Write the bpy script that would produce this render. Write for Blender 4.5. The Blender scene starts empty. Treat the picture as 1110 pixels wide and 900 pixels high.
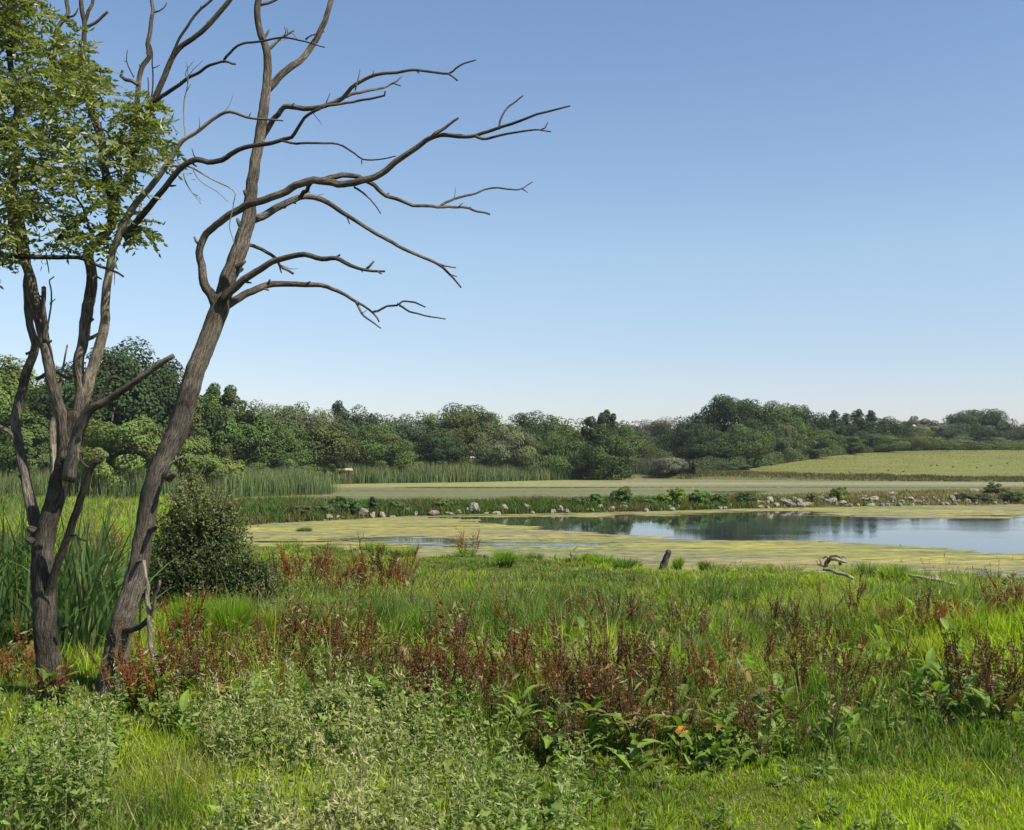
import bpy, math
import numpy as np
from mathutils import Vector

# ---------------------------------------------------------------- camera, sky, sun
sc = bpy.context.scene
COL = sc.collection
F = 1190.0                      # focal length in pixels of an 1110 px wide picture
CAMZ = 3.2
PITCH = math.radians(2.02)
cam_d = bpy.data.cameras.new("camera"); cam = bpy.data.objects.new("camera", cam_d); COL.objects.link(cam)
cam.location = (0, 0, CAMZ); cam.rotation_euler = (math.radians(90) + PITCH, 0, 0)
cam_d.sensor_width = 36; cam_d.lens = 36 * F / 1110; cam_d.clip_start = 0.1; cam_d.clip_end = 6000
sc.camera = cam
SUN_EL, SUN_AZ = 50.0, 120.0    # degrees; azimuth clockwise from +Y (the view direction)
w = bpy.data.worlds.new("World"); sc.world = w; w.use_nodes = True
nt = w.node_tree; bg = nt.nodes["Background"]
sky = nt.nodes.new("ShaderNodeTexSky"); sky.sky_type = 'NISHITA'; sky.sun_disc = False
sky.sun_elevation = math.radians(SUN_EL); sky.sun_rotation = math.radians(SUN_AZ)
sky.air_density = 1.0; sky.dust_density = 0.35; sky.ozone_density = 3.0; sky.altitude = 0
_tc = nt.nodes.new("ShaderNodeTexCoord"); _sx = nt.nodes.new("ShaderNodeSeparateXYZ"); nt.links.new(_tc.outputs["Generated"], _sx.inputs[0])
_cr = nt.nodes.new("ShaderNodeValToRGB"); _el = _cr.color_ramp.elements; _el[0].position = 0; _el[0].color = (.80, .77, .92, 1); _el[1].position = .40; _el[1].color = (1, 1, 1, 1)
for _p, _c in ((.094, (.90, .85, .89, 1)), (.18, (1.08, 1.01, .94, 1))): _n = _el.new(_p); _n.color = _c
_mx = nt.nodes.new("ShaderNodeMix"); _mx.data_type = 'RGBA'; _mx.blend_type = 'MULTIPLY'; _mx.inputs[0].default_value = 1
nt.links.new(_sx.outputs[2], _cr.inputs[0]); nt.links.new(sky.outputs[0], _mx.inputs[6]); nt.links.new(_cr.outputs[0], _mx.inputs[7]); nt.links.new(_mx.outputs[2], bg.inputs[0]); bg.inputs[1].default_value = 0.088
sd = bpy.data.lights.new("sun", 'SUN'); sun = bpy.data.objects.new("sun", sd); COL.objects.link(sun)
sd.energy = 4.9; sd.angle = math.radians(0.55); sd.color = (1.0, 0.94, 0.84)
_a, _e = math.radians(SUN_AZ), math.radians(SUN_EL)
SUNV = Vector((math.sin(_a) * math.cos(_e), math.cos(_a) * math.cos(_e), math.sin(_e)))
sun.rotation_euler = SUNV.to_track_quat('Z', 'Y').to_euler(); sun.location = (60, -20, 60)
sc.view_settings.view_transform = 'Standard'; sc.view_settings.look = 'None'
sc.view_settings.exposure = 0.86; sc.view_settings.gamma = 1.0
sc.render.engine = 'CYCLES'; sc.cycles.max_bounces = 8; sc.cycles.transparent_max_bounces = 12
sc.cycles.use_denoising = True

rng = np.random.default_rng(7)

# ---------------------------------------------------------------- projection helpers (photo pixel -> world)
cp, sp_ = math.cos(PITCH), math.sin(PITCH)
def ray(px, py):
    u = (np.asarray(px, float) - 555) / F; v = (450 - np.asarray(py, float)) / F
    return u, cp - v * sp_, sp_ + v * cp          # x, y, z of the direction
def P(px, py, d):
    x, y, z = ray(px, py); return np.array([x / y * d, d, CAMZ + z / y * d])
def G(px, py, z0=0.0):
    x, y, z = ray(px, py); t = (z0 - CAMZ) / z
    return np.array([x * t, y * t])
def pxof(x, y, z):
    # photo pixel of a world point (arrays)
    zc = z - CAMZ; f_ = y * cp + zc * sp_; up = -y * sp_ + zc * cp
    return 555 + F * x / f_, 450 - F * up / f_

# ---------------------------------------------------------------- noise
def _hash(i, j, s):
    h = np.sin(i * 127.1 + j * 311.7 + s * 74.7) * 43758.5453
    return h - np.floor(h)
def vnoise(x, y, s=0):
    xi, yi = np.floor(x), np.floor(y); fx, fy = x - xi, y - yi
    fx = fx * fx * (3 - 2 * fx); fy = fy * fy * (3 - 2 * fy)
    a, b, c, d = _hash(xi, yi, s), _hash(xi + 1, yi, s), _hash(xi, yi + 1, s), _hash(xi + 1, yi + 1, s)
    return (a * (1 - fx) + b * fx) * (1 - fy) + (c * (1 - fx) + d * fx) * fy
def fbm(x, y, s=0, o=4):
    r = 0; a = .5; t = 0
    for k in range(o):
        r = r + a * vnoise(x * 2 ** k, y * 2 ** k, s + k * 3.1); t += a; a *= .5
    return r / t
def sst(a, b, x):
    t = np.clip((x - a) / (b - a), 0, 1); return t * t * (3 - 2 * t)

# ---------------------------------------------------------------- mesh builder
class MB:
    def __init__(s): s.v = []; s.c = []; s.g = []; s.f3 = []; s.f4 = []; s.n = 0
    def add(s, v, f3=None, f4=None, c=(1, 1, 1), g=None):
        v = np.asarray(v, float).reshape(-1, 3); n = len(v)
        c = np.asarray(c, float)
        if c.ndim == 1: c = np.tile(c, (n, 1))
        s.v.append(v); s.c.append(c); s.g.append(np.zeros((n, 3)) if g is None else g)
        if f3 is not None and len(f3): s.f3.append(np.asarray(f3, np.int64) + s.n)
        if f4 is not None and len(f4): s.f4.append(np.asarray(f4, np.int64) + s.n)
        s.n += n
    def mesh(s, name, mat, smooth=False):
        me = bpy.data.meshes.new(name)
        v = np.concatenate(s.v); c = np.concatenate(s.c); g = np.concatenate(s.g)
        f3 = np.concatenate(s.f3) if s.f3 else np.zeros((0, 3), int)
        f4 = np.concatenate(s.f4) if s.f4 else np.zeros((0, 4), int)
        me.vertices.add(len(v)); me.vertices.foreach_set("co", v.astype(np.float32).ravel())
        nl = len(f3) * 3 + len(f4) * 4; me.loops.add(nl)
        me.loops.foreach_set("vertex_index", np.concatenate([f3.ravel(), f4.ravel()]).astype(np.int32))
        npoly = len(f3) + len(f4); me.polygons.add(npoly)
        ls = np.concatenate([np.arange(len(f3)) * 3, len(f3) * 3 + np.arange(len(f4)) * 4])
        me.polygons.foreach_set("loop_start", ls.astype(np.int32))
        me.polygons.foreach_set("use_smooth", np.full(npoly, smooth))
        me.update(calc_edges=True)
        at = me.attributes.new("col", 'FLOAT_COLOR', 'POINT')
        at.data.foreach_set("color", np.concatenate([c, np.ones((len(c), 1))], 1).astype(np.float32).ravel())
        if np.any(g):
            ag = me.attributes.new("grain", 'FLOAT_VECTOR', 'POINT'); ag.data.foreach_set("vector", g.astype(np.float32).ravel())
        me.materials.append(mat)
        return me
    def build(s, name, mat, parent=None, smooth=False, loc=None):
        if loc is not None: s.v = [v - np.asarray(loc) for v in s.v]
        o = bpy.data.objects.new(name, s.mesh(name, mat, smooth)); COL.objects.link(o)
        if parent is not None: o.parent = parent
        elif loc is not None: o.location = loc
        return o
def tag(o, label=None, cat=None, group=None, kind=None):
    if label: o["label"] = label
    if cat: o["category"] = cat
    if group: o["group"] = group
    if kind: o["kind"] = kind
    return o
def empty(name, loc, label, cat, group=None):
    o = bpy.data.objects.new(name, None); COL.objects.link(o); o.location = loc; o.empty_display_size = .2
    return tag(o, label, cat, group)

def unit(a): return a / np.maximum(np.linalg.norm(a, axis=-1, keepdims=True), 1e-9)
def leaves(mb, c, nrm, L, W, col, rg=rng, updir=None, bend=.25):
    """rhombic leaf faces: centre c, normal nrm, length L, width W, colour per leaf"""
    n = len(c); nrm = unit(nrm)
    r = rg.normal(size=(n, 3)) if updir is None else updir
    a = unit(r - nrm * np.sum(r * nrm, 1, keepdims=True)); b = np.cross(nrm, a)
    L = np.broadcast_to(np.asarray(L, float), (n,))[:, None]; W = np.broadcast_to(np.asarray(W, float), (n,))[:, None]
    v = np.stack([c - a * L * .5, c + b * W * .5 - nrm * W * bend, c + a * L * .5, c - b * W * .5 - nrm * W * bend], 1)
    f = np.arange(n * 4).reshape(n, 4)
    f3 = np.concatenate([f[:, [0, 1, 2]], f[:, [0, 2, 3]]])
    mb.add(v, f3=f3, c=np.repeat(col, 4, 0) if np.ndim(col) == 2 else col)
def blades(mb, base, h, lean, wd, col, tipcol=None, curve=.5, rg=rng, face=None):
    """grass blades; base (n,3), h (n,), lean (n,2) horizontal tip offset, wd (n,)"""
    n = len(base); th = rg.uniform(0, math.pi, n) if face is None else face
    s = np.stack([np.cos(th), np.sin(th), np.zeros(n)], 1) * wd[:, None] * .5
    up = np.array([0, 0, 1.0])[None]
    ln = np.concatenate([lean, np.zeros((n, 1))], 1)
    m = base + up * (h * .55)[:, None] + ln * (.55 * (1 - curve))
    t = base + up * h[:, None] * np.sqrt(np.clip(1 - np.sum(lean ** 2, 1) / np.maximum(h, .01) ** 2 * .35, .3, 1))[:, None] + ln
    v = np.stack([base - s, base + s, m + s * .85, m - s * .85, t], 1)
    i = np.arange(n)[:, None] * 5
    c = np.repeat(col[:, None, :], 5, 1)
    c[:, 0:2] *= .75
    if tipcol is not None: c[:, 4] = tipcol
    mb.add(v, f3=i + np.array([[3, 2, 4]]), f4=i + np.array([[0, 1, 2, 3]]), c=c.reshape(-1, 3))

def catmull(pts, rad, step):
    pts = np.asarray(pts, float); rad = np.asarray(rad, float)
    if len(pts) < 3: 
        n = max(2, int(np.linalg.norm(pts[1] - pts[0]) / step)); t = np.linspace(0, 1, n + 1)[:, None]
        return pts[0] * (1 - t) + pts[1] * t, rad[0] * (1 - t[:, 0]) + rad[1] * t[:, 0]
    p = np.concatenate([[2 * pts[0] - pts[1]], pts, [2 * pts[-1] - pts[-2]]])
    out = []; ro = []
    for k in range(len(pts) - 1):
        p0, p1, p2, p3 = p[k:k + 4]; n = max(1, int(np.ceil(np.linalg.norm(p2 - p1) / step)))
        for t in np.arange(n) / n:
            out.append(.5 * (2 * p1 + (p2 - p0) * t + (2 * p0 - 5 * p1 + 4 * p2 - p3) * t * t + (3 * p1 - p0 - 3 * p2 + p3) * t ** 3))
            ro.append(rad[k] * (1 - t) + rad[k + 1] * t)
    out.append(pts[-1]); ro.append(rad[-1])
    return np.array(out), np.array(ro)
def tube(mb, pts, rad, step=.06, seg=8, col=(1, 1, 1), rough=.08, rg=rng, kink=.0):
    p, r = catmull(pts, rad, step); n = len(p)
    if kink:
        j = rg.normal(size=(n, 3)); j = (j + np.roll(j, 1, 0)) * .5 * (r * kink)[:, None]; j[0] = 0; p = p + j
    t = np.gradient(p, axis=0); t = unit(t)
    u = np.cross(t[0], [0.3, 0.9, .2]); u /= np.linalg.norm(u); us = []
    for k in range(n):
        u = u - t[k] * np.dot(u, t[k]); u = u / np.linalg.norm(u); us.append(u)
    us = np.array(us); vs = np.cross(t, us)
    a = np.arange(seg) / seg * 2 * math.pi
    ln = np.concatenate([[0], np.cumsum(np.linalg.norm(np.diff(p, axis=0), axis=1))])
    off = rg.uniform(0, 50)
    lob = 1 + rough * (1.5 * np.sin(a[None] * 3 + ln[:, None] * 1.7 + off) * .5 + np.sin(a[None] * 2 - ln[:, None] * 3.1 + off * 2) * .6) \
        + rough * 1.3 * (fbm(np.cos(a)[None] * 1.5 + ln[:, None] * 2.2 + off, np.sin(a)[None] * 1.5 + off + ln[:, None] * .6, 3) - .5) * 2
    rr = r[:, None] * lob
    v = p[:, None] + us[:, None] * (np.cos(a)[None] * rr)[..., None] + vs[:, None] * (np.sin(a)[None] * rr)[..., None]
    g = np.stack([np.cos(a)[None] * np.ones((n, 1)) * max(r.mean(), .02) * 9, np.sin(a)[None] * np.ones((n, 1)) * max(r.mean(), .02) * 9,
                  (ln[:, None] + off) * np.ones((1, seg))], -1)
    i = np.arange(n - 1)[:, None] * seg; k = np.arange(seg)[None]; k2 = (k + 1) % seg
    f = np.stack([i + k, i + k2, i + seg + k2, i + seg + k], -1).reshape(-1, 4)
    V = v.reshape(-1, 3); GG = g.reshape(-1, 3); nb = len(V)
    tip = p[-1] + t[-1] * r[-1] * .5
    V = np.concatenate([V, [tip], [p[0]]]); GG = np.concatenate([GG, GG[-1:], GG[:1]])
    kk = np.arange(seg); L0 = (n - 1) * seg
    f3 = np.concatenate([np.stack([L0 + kk, L0 + (kk + 1) % seg, np.full(seg, nb)], 1), np.stack([(kk + 1) % seg, kk, np.full(seg, nb + 1)], 1)])
    mb.add(V, f3=f3, f4=f, c=col, g=GG)
    return p, r

# ---------------------------------------------------------------- materials
def newmat(name):
    m = bpy.data.materials.new(name); m.use_nodes = True
    n = m.node_tree.nodes; l = m.node_tree.links; return m, n, l, n["Principled BSDF"], n["Material Output"]
def foliage_mat(name, trans=.35, rough=.55, spec=.35, tr_tint=(1.1, 1.3, .42)):
    m, n, l, b, out = newmat(name)
    at = n.new("ShaderNodeAttribute"); at.attribute_name = "col"
    l.new(at.outputs["Color"], b.inputs["Base Color"]); b.inputs["Roughness"].default_value = rough
    b.inputs["Specular IOR Level"].default_value = spec
    t = n.new("ShaderNodeBsdfTranslucent"); mx = n.new("ShaderNodeMixShader"); mul = n.new("ShaderNodeMix"); mul.data_type = 'RGBA'; mul.blend_type = 'MULTIPLY'
    mul.inputs[0].default_value = 1; l.new(at.outputs["Color"], mul.inputs[6]); mul.inputs[7].default_value = (*tr_tint, 1)
    l.new(mul.outputs[2], t.inputs["Color"]); mx.inputs[0].default_value = trans
    l.new(b.outputs[0], mx.inputs[1]); l.new(t.outputs[0], mx.inputs[2]); l.new(mx.outputs[0], out.inputs[0])
    return m
M_grass = foliage_mat("grass_blades", .52, .6, .2, (1.3, 1.42, .42))
M_leaf = foliage_mat("broad_leaf", .42, .5, .28)
M_far = foliage_mat("far_foliage", .22, .7, .12)
M_ash = foliage_mat("ash_leaflet", .42, .42, .45)
M_reed = foliage_mat("reed_blade", .25, .6, .2, (1.1, 1.1, .6))
M_dock = foliage_mat("dock_seed", .2, .75, .1, (1.3, .8, .5))
def bark_mat(name, light, mid, dark, patch=None):
    m, n, l, b, out = newmat(name)
    at = n.new("ShaderNodeAttribute"); at.attribute_name = "grain"
    mp = n.new("ShaderNodeMapping"); mp.inputs["Scale"].default_value = (3.4, 3.4, 3.6); l.new(at.outputs["Vector"], mp.inputs[0])
    n1 = n.new("ShaderNodeTexNoise"); n1.inputs["Scale"].default_value = 2.6; n1.inputs["Detail"].default_value = 9; n1.inputs["Roughness"].default_value = .68
    l.new(mp.outputs[0], n1.inputs[0])
    cr = n.new("ShaderNodeValToRGB"); cr.color_ramp.elements[0].position = .34; cr.color_ramp.elements[0].color = (*dark, 1)
    cr.color_ramp.elements[1].position = .66; cr.color_ramp.elements[1].color = (*light, 1)
    e = cr.color_ramp.elements.new(.48); e.color = (*mid, 1); l.new(n1.outputs[0], cr.inputs[0])
    geo = n.new("ShaderNodeTexCoord"); n2 = n.new("ShaderNodeTexNoise"); n2.inputs["Scale"].default_value = 2.3; n2.inputs["Detail"].default_value = 4
    l.new(geo.outputs["Object"], n2.inputs[0])
    c2 = n.new("ShaderNodeValToRGB"); c2.color_ramp.elements[0].position = .42; c2.color_ramp.elements[1].position = .62
    c2.color_ramp.elements[0].color = (.62, .6, .56, 1); c2.color_ramp.elements[1].color = (1.25, 1.22, 1.15, 1)
    l.new(n2.outputs[0], c2.inputs[0])
    mul = n.new("ShaderNodeMix"); mul.data_type = 'RGBA'; mul.blend_type = 'MULTIPLY'; mul.inputs[0].default_value = 1
    l.new(cr.outputs[0], mul.inputs[6]); l.new(c2.outputs[0], mul.inputs[7])
    l.new(mul.outputs[2], b.inputs["Base Color"]); b.inputs["Roughness"].default_value = .9; b.inputs["Specular IOR Level"].default_value = .15
    n3 = n.new("ShaderNodeTexNoise"); n3.inputs["Scale"].default_value = 60; n3.inputs["Detail"].default_value = 4; l.new(geo.outputs["Object"], n3.inputs[0])
    ad = n.new("ShaderNodeMath"); ad.operation = 'MULTIPLY_ADD'; ad.inputs[1].default_value = .25; l.new(n3.outputs[0], ad.inputs[0]); l.new(n1.outputs[0], ad.inputs[2])
    bp = n.new("ShaderNodeBump"); bp.inputs["Strength"].default_value = 1.0; bp.inputs["Distance"].default_value = .045
    l.new(ad.outputs[0], bp.inputs["Height"]); l.new(bp.outputs[0], b.inputs["Normal"])
    return m
M_bark = bark_mat("weathered_bark", (.25, .222, .185), (.115, .10, .08), (.022, .019, .015))
M_pale = bark_mat("bare_pale_wood", (.46, .41, .33), (.30, .26, .2), (.12, .1, .075))
M_darkbark = bark_mat("dark_bark", (.15, .132, .105), (.06, .052, .041), (.015, .013, .01))
M_post = bark_mat("old_post_wood", (.17, .155, .13), (.09, .08, .065), (.025, .022, .018))

# ---------------------------------------------------------------- ponds and terrain
def poly(pts): return np.array([G(a, b) for a, b in pts])
def xd(px, d): x, y, z = ray(px, 492); return np.array([x / y * d, d])
PA = poly([(238, 573), (232, 582), (270, 589), (330, 597), (400, 602), (500, 607), (600, 613), (700, 621), (850, 627), (930, 631), (1000, 636), (1110, 641), (1330, 655), (1700, 665),
           (1700, 546), (1400, 546), (1110, 547), (950, 549), (800, 552), (650, 556), (560, 557.5), (450, 559.5), (350, 565), (290, 568)])
PB = np.concatenate([[xd(-120, 70), xd(60, 69), xd(180, 68), xd(260, 66), xd(340, 64), xd(430, 62), xd(550, 62.5), xd(700, 66.5), xd(800, 71), xd(900, 77), xd(1000, 82), xd(1110, 86), xd(1400, 98), xd(1900, 110)],
                     [xd(1900, 128), xd(1400, 122), xd(1110, 124), xd(900, 130), xd(770, 138), xd(700, 146), xd(600, 134), xd(500, 123), xd(420, 119), xd(354, 116), xd(352, 103), xd(349, 86), xd(300, 83), xd(180, 76), xd(60, 75), xd(-120, 76)]])
def sdist(x, y, pg):
    """signed distance to polygon, positive inside"""
    x = np.asarray(x, float); y = np.asarray(y, float); d = np.full(x.shape, 1e9); ins = np.zeros(x.shape, bool)
    for k in range(len(pg)):
        ax, ay = pg[k]; bx, by = pg[(k + 1) % len(pg)]; ex, ey = bx - ax, by - ay
        t = np.clip(((x - ax) * ex + (y - ay) * ey) / (ex * ex + ey * ey), 0, 1)
        d = np.minimum(d, np.hypot(x - ax - t * ex, y - ay - t * ey))
        c = ((ay > y) != (by > y)) & (x < (bx - ax) * (y - ay) / (by - ay + 1e-12) + ax); ins ^= c
    return np.where(ins, d, -d)
def sd_pond(x, y): 
    wob = (fbm(x * .35, y * .35, 11) - .5) * 1.3
    return np.maximum(sdist(x, y, PA), sdist(x, y, PB)) + wob
def terrain(x, y, sd=None):
    x = np.asarray(x, float); y = np.asarray(y, float)
    if sd is None: sd = sd_pond(x, y)
    land = .6 - .22 * sst(26, 60, y) + .12 * (fbm(x * .25, y * .25, 5) - .5)
    shore = sst(0, 1, -sd / np.where(y < 50, 5.5, 2.2))
    land = land + .42 * (fbm(x * .75, y * .6, 6, 3) - .5) * sst(9, 13, y) * (1 - sst(30, 60, y))
    z = np.where(sd < 0, land * shore, -.7 * sst(0, 3.5, sd))
    t = np.clip((y - 128) / 95, 0, 1.2); hill = 3.6 * (1 - np.clip(1 - t, 0, 1) ** 1.6) * sst(-6, 46, x - (y - 128) * .12)
    hill = hill - .02 * np.clip(y - 235, 0, 300)
    z = z + np.maximum(hill, -1)
    left = 1.0 * sst(85, 150, y) * (1 - sst(-10, 30, x)) * sst(0, 8, -sd)
    return z + left

ys = np.concatenate([np.arange(-12, 24, .6), np.arange(24, 40, .35), np.arange(40, 90, .5), np.arange(90, 160, 1.), np.arange(160, 300, 4), np.linspace(306, 700, 24)])
us = np.linspace(-1, 1, 420)
Y, U = np.meshgrid(ys, us, indexing='ij'); X = U * (np.abs(Y) * 1.0 + 28)
Z = terrain(X, Y)
ny, nx = X.shape
idx = np.arange(ny * nx).reshape(ny, nx)
quads = np.stack([idx[:-1, :-1], idx[:-1, 1:], idx[1:, 1:], idx[1:, :-1]], -1).reshape(-1, 4)
gm = MB()
n1 = fbm(X * .35, Y * .35, 21)[..., None]; n2 = fbm(X * 1.3, Y * 1.3, 22)[..., None]
cg = np.array([.055, .075, .018]) * (.7 + .6 * n1) + np.array([.07, .05, .02]) * n2 * .5
infield = (sst(124, 128, Y) * sst(8, 14, X - (Y - 128) * .28) * (Y < 300))[..., None]
rows = fbm(X * .12, Y * .5, 31)[..., None]
cf = np.array([.118, .138, .05]) * (.8 + .4 * rows) + np.array([.03, 0, .0]) * n2
cg = cg * (1 - infield) + cf * infield
tr = (np.exp(-((Y - 150 - (X - 20) * .1) / 2.0) ** 2) * sst(10, 14, X) * (1 - sst(30, 34, X)))[..., None] * 0
mud = (sst(-.7, .1, sd_pond(X, Y)))[..., None]
cg = cg * (1 - mud) + np.array([.105, .105, .052]) * mud
gm.add(np.stack([X, Y, Z], -1), f4=quads, c=cg.reshape(-1, 3))
m_ground, n, l, b, out = newmat("soil_and_turf")
at = n.new("ShaderNodeAttribute"); at.attribute_name = "col"; tc = n.new("ShaderNodeTexCoord")
ns = n.new("ShaderNodeTexNoise"); ns.inputs["Scale"].default_value = 2.5; ns.inputs["Detail"].default_value = 10; ns.inputs["Roughness"].default_value = .7; l.new(tc.outputs["Object"], ns.inputs[0])
cr = n.new("ShaderNodeValToRGB"); cr.color_ramp.elements[0].position = .3; cr.color_ramp.elements[0].color = (.55, .6, .5, 1); cr.color_ramp.elements[1].position = .7; cr.color_ramp.elements[1].color = (1.35, 1.3, 1.1, 1)
l.new(ns.outputs[0], cr.inputs[0]); mul = n.new("ShaderNodeMix"); mul.data_type = 'RGBA'; mul.blend_type = 'MULTIPLY'; mul.inputs[0].default_value = 1
l.new(at.outputs["Color"], mul.inputs[6]); l.new(cr.outputs[0], mul.inputs[7]); l.new(mul.outputs[2], b.inputs["Base Color"]); b.inputs["Roughness"].default_value = 1; b.inputs["Specular IOR Level"].default_value = .05
bp = n.new("ShaderNodeBump"); bp.inputs["Distance"].default_value = .08; l.new(ns.outputs[0], bp.inputs["Height"]); l.new(bp.outputs[0], b.inputs["Normal"])
ground = gm.build("ground", m_ground, smooth=True); tag(ground, kind="structure")

# the air: far things fade a little
hz = MB(); hx0, hx1, hy0, hy1, hz0, hz1 = -780, 780, -60, 740, -14, 17
hz.add([(hx0, hy0, hz0), (hx1, hy0, hz0), (hx1, hy1, hz0), (hx0, hy1, hz0), (hx0, hy0, hz1), (hx1, hy0, hz1), (hx1, hy1, hz1), (hx0, hy1, hz1)], f4=[(3, 2, 1, 0), (4, 5, 6, 7), (0, 1, 5, 4), (1, 2, 6, 5), (2, 3, 7, 6), (3, 0, 4, 7)])
m_hz = bpy.data.materials.new("air_haze"); m_hz.use_nodes = True; _n = m_hz.node_tree.nodes; _n.clear(); _o = _n.new("ShaderNodeOutputMaterial"); _v = _n.new("ShaderNodeVolumePrincipled")
_v.inputs["Color"].default_value = (.86, .92, 1, 1); _v.inputs["Density"].default_value = .00016; _v.inputs["Anisotropy"].default_value = .2; m_hz.node_tree.links.new(_v.outputs[0], _o.inputs["Volume"])
haze = hz.build("haze", m_hz); tag(haze, kind="stuff")

# water: one sheet under the land, showing in the two basins
m_water, n, l, b, out = newmat("pond_water")
b.inputs["Base Color"].default_value = (.02, .03, .028, 1); b.inputs["Roughness"].default_value = .035; b.inputs["IOR"].default_value = 1.33; b.inputs["Specular IOR Level"].default_value = .9
tc = n.new("ShaderNodeTexCoord"); mp = n.new("ShaderNodeMapping"); mp.inputs["Scale"].default_value = (.9, 2.0, 1); l.new(tc.outputs["Object"], mp.inputs[0])
ns = n.new("ShaderNodeTexNoise"); ns.inputs["Scale"].default_value = 3.0; ns.inputs["Detail"].default_value = 3; l.new(mp.outputs[0], ns.inputs[0])
n5 = n.new("ShaderNodeTexNoise"); n5.inputs["Scale"].default_value = .12; l.new(mp.outputs[0], n5.inputs[0])
c5 = n.new("ShaderNodeMapRange"); c5.inputs[1].default_value = .42; c5.inputs[2].default_value = .62; c5.inputs[3].default_value = .02; c5.inputs[4].default_value = .12; l.new(n5.outputs[0], c5.inputs[0])
bp = n.new("ShaderNodeBump"); bp.inputs["Distance"].default_value = .02; l.new(c5.outputs[0], bp.inputs["Strength"]); l.new(ns.outputs[0], bp.inputs["Height"]); l.new(bp.outputs[0], b.inputs["Normal"])
wm = MB(); wm.add([(-130, 24, 0), (230, 24, 0), (230, 160, 0), (-130, 160, 0)], f4=[(0, 1, 2, 3)])
water = wm.build("water", m_water); tag(water, kind="structure")

# floating algae: a sheet just above the water, density as a world-space field
gx = np.arange(-75, 165, .45); gy = np.concatenate([np.arange(25, 62, .25), np.arange(62, 150, .6)])
GX, GY = np.meshgrid(gx, gy); sdA = sdist(GX, GY, PA); sdB = sdist(GX, GY, PB)
px, py = pxof(GX, GY, 0 * GX)
def lerp_pts(px, pts): a = np.array(pts); return np.interp(px, a[:, 0], a[:, 1])
top = lerp_pts(px, [(200, 700), (470, 560), (500, 560.5), (650, 561), (800, 557), (860, 557), (940, 561), (1040, 563), (1110, 561), (1700, 560)])
bot = lerp_pts(px, [(200, 560), (470, 561), (520, 564), (600, 574), (680, 580), (760, 584), (860, 585.5), (940, 588), (1010, 594), (1060, 598), (1700, 604)])
n_s = fbm(GX * .12, GY * .6, 41); n_f = fbm(GX * .5, GY * 2.0, 42)
wob = (n_s - .5) * 11 + (n_f - .5) * 9
inopen = sst(-1.5, 1.5, (py - top + wob)) * sst(-1.5, 1.5, (bot - py + wob * .7))
dens = .66 + .8 * (n_s - .5) + .3 * (n_f - .5) - inopen * 1.2
n_h = fbm(GX * .35, GY * 3.4, 47, 5)
st1 = np.exp(-((py - 586 - (px - 350) * .01) / 6.0) ** 2) * sst(225, 280, px) * (1 - sst(420, 520, px))
st2 = np.exp(-((py - 592) / 6.5) ** 2) * sst(420, 500, px) * (1 - sst(640, 720, px))
st3 = np.exp(-((py - 624) / 7) ** 2) * sst(850, 980, px)
dens = dens - (st1 * .8 + st2 * .72) * (.12 + 1.5 * (n_h - .42)) - st3 * (.3 + (n_h - .5)) + .35 * (n_h - .5)
dens = np.where(sdA > 0, dens, np.where(sdB > 0, .8 + .5 * (fbm(GX * .05, GY * .35, 44) - .5), -1))
dB = np.exp(-((py - 528.5) / 1.3) ** 2) * (sdB > 0) * sst(380, 480, px) * .35
dB2 = np.exp(-((py - 538) / 1.2) ** 2) * (sdB > 0) * sst(480, 560, px) * (1 - sst(640, 760, px)) * .25
dB3 = np.exp(-((py - 534) / 3) ** 2) * (sdB > 0) * sst(740, 780, px) * (1 - sst(820, 860, px)) * .35
dens = dens - dB - dB2 - dB3
yel = np.array([.235, .21, .048]); grn = np.array([.13, .155, .055]); dull = np.array([.118, .120, .052]); bro = np.array([.21, .175, .085])
t1 = fbm(GX * .07, GY * .45, 51)[..., None]; t2 = fbm(GX * .25, GY * 1.2, 52)[..., None]
mA = yel * sst(.35, .6, t1) + bro * (1 - sst(.35, .6, t1)); mA = mA * (.75 + .5 * t2)
t3 = fbm(GX * .3, GY * 2.6, 53, 5)[..., None]; g_ = sst(.50, .62, t3); mA = mA * (1 - g_ * .75) + grn * g_ * .75; d_ = sst(.56, .66, fbm(GX * .2, GY * 2.2, 54, 5))[..., None]; mA = mA * (1 - d_ * .6) + np.array([.10, .10, .07]) * d_ * .6
yl = sst(-1, 1, (py - 528.5) / -1.5)[..., None] * (1 - sst(560, 760, px))[..., None]
mB = dull * (.6 + .8 * fbm(GX * .04, GY * .5, 57, 5)[..., None]) * (1 - yl) + np.array([.20, .195, .075]) * yl
lt = (np.exp(-((py - 524.5) / 1.8) ** 2) * sst(520, 640, px))[..., None]; mB = mB * (1 - lt) + np.array([.20, .185, .11]) * lt
isA = (sdA > -1)[..., None]; cA = np.where(isA, mA, mB)
keep = dens > .18
ii = np.arange(GX.size).reshape(GX.shape)
q = np.stack([ii[:-1, :-1], ii[:-1, 1:], ii[1:, 1:], ii[1:, :-1]], -1)
kq = (keep[:-1, :-1] | keep[:-1, 1:] | keep[1:, 1:] | keep[1:, :-1])
sdm = np.maximum(sdA, sdB); kq &= (sdm[:-1, :-1] > -1.0)
q = q[kq]
uq, inv = np.unique(q.ravel(), return_inverse=True)
am = MB(); vv = np.stack([GX, GY, np.full(GX.shape, .006)], -1).reshape(-1, 3)[uq]
gr = np.stack([dens, 0 * dens, 0 * dens], -1).reshape(-1, 3)[uq]; dv = np.where(np.isin(uq, ii[sdm < -.0]), .9, gr[:, 0])
gr = np.stack([dv, dv * 0 + 1, dv * 0], -1)
am.add(vv, f4=inv.reshape(-1, 4), c=cA.reshape(-1, 3)[uq], g=gr)
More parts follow.
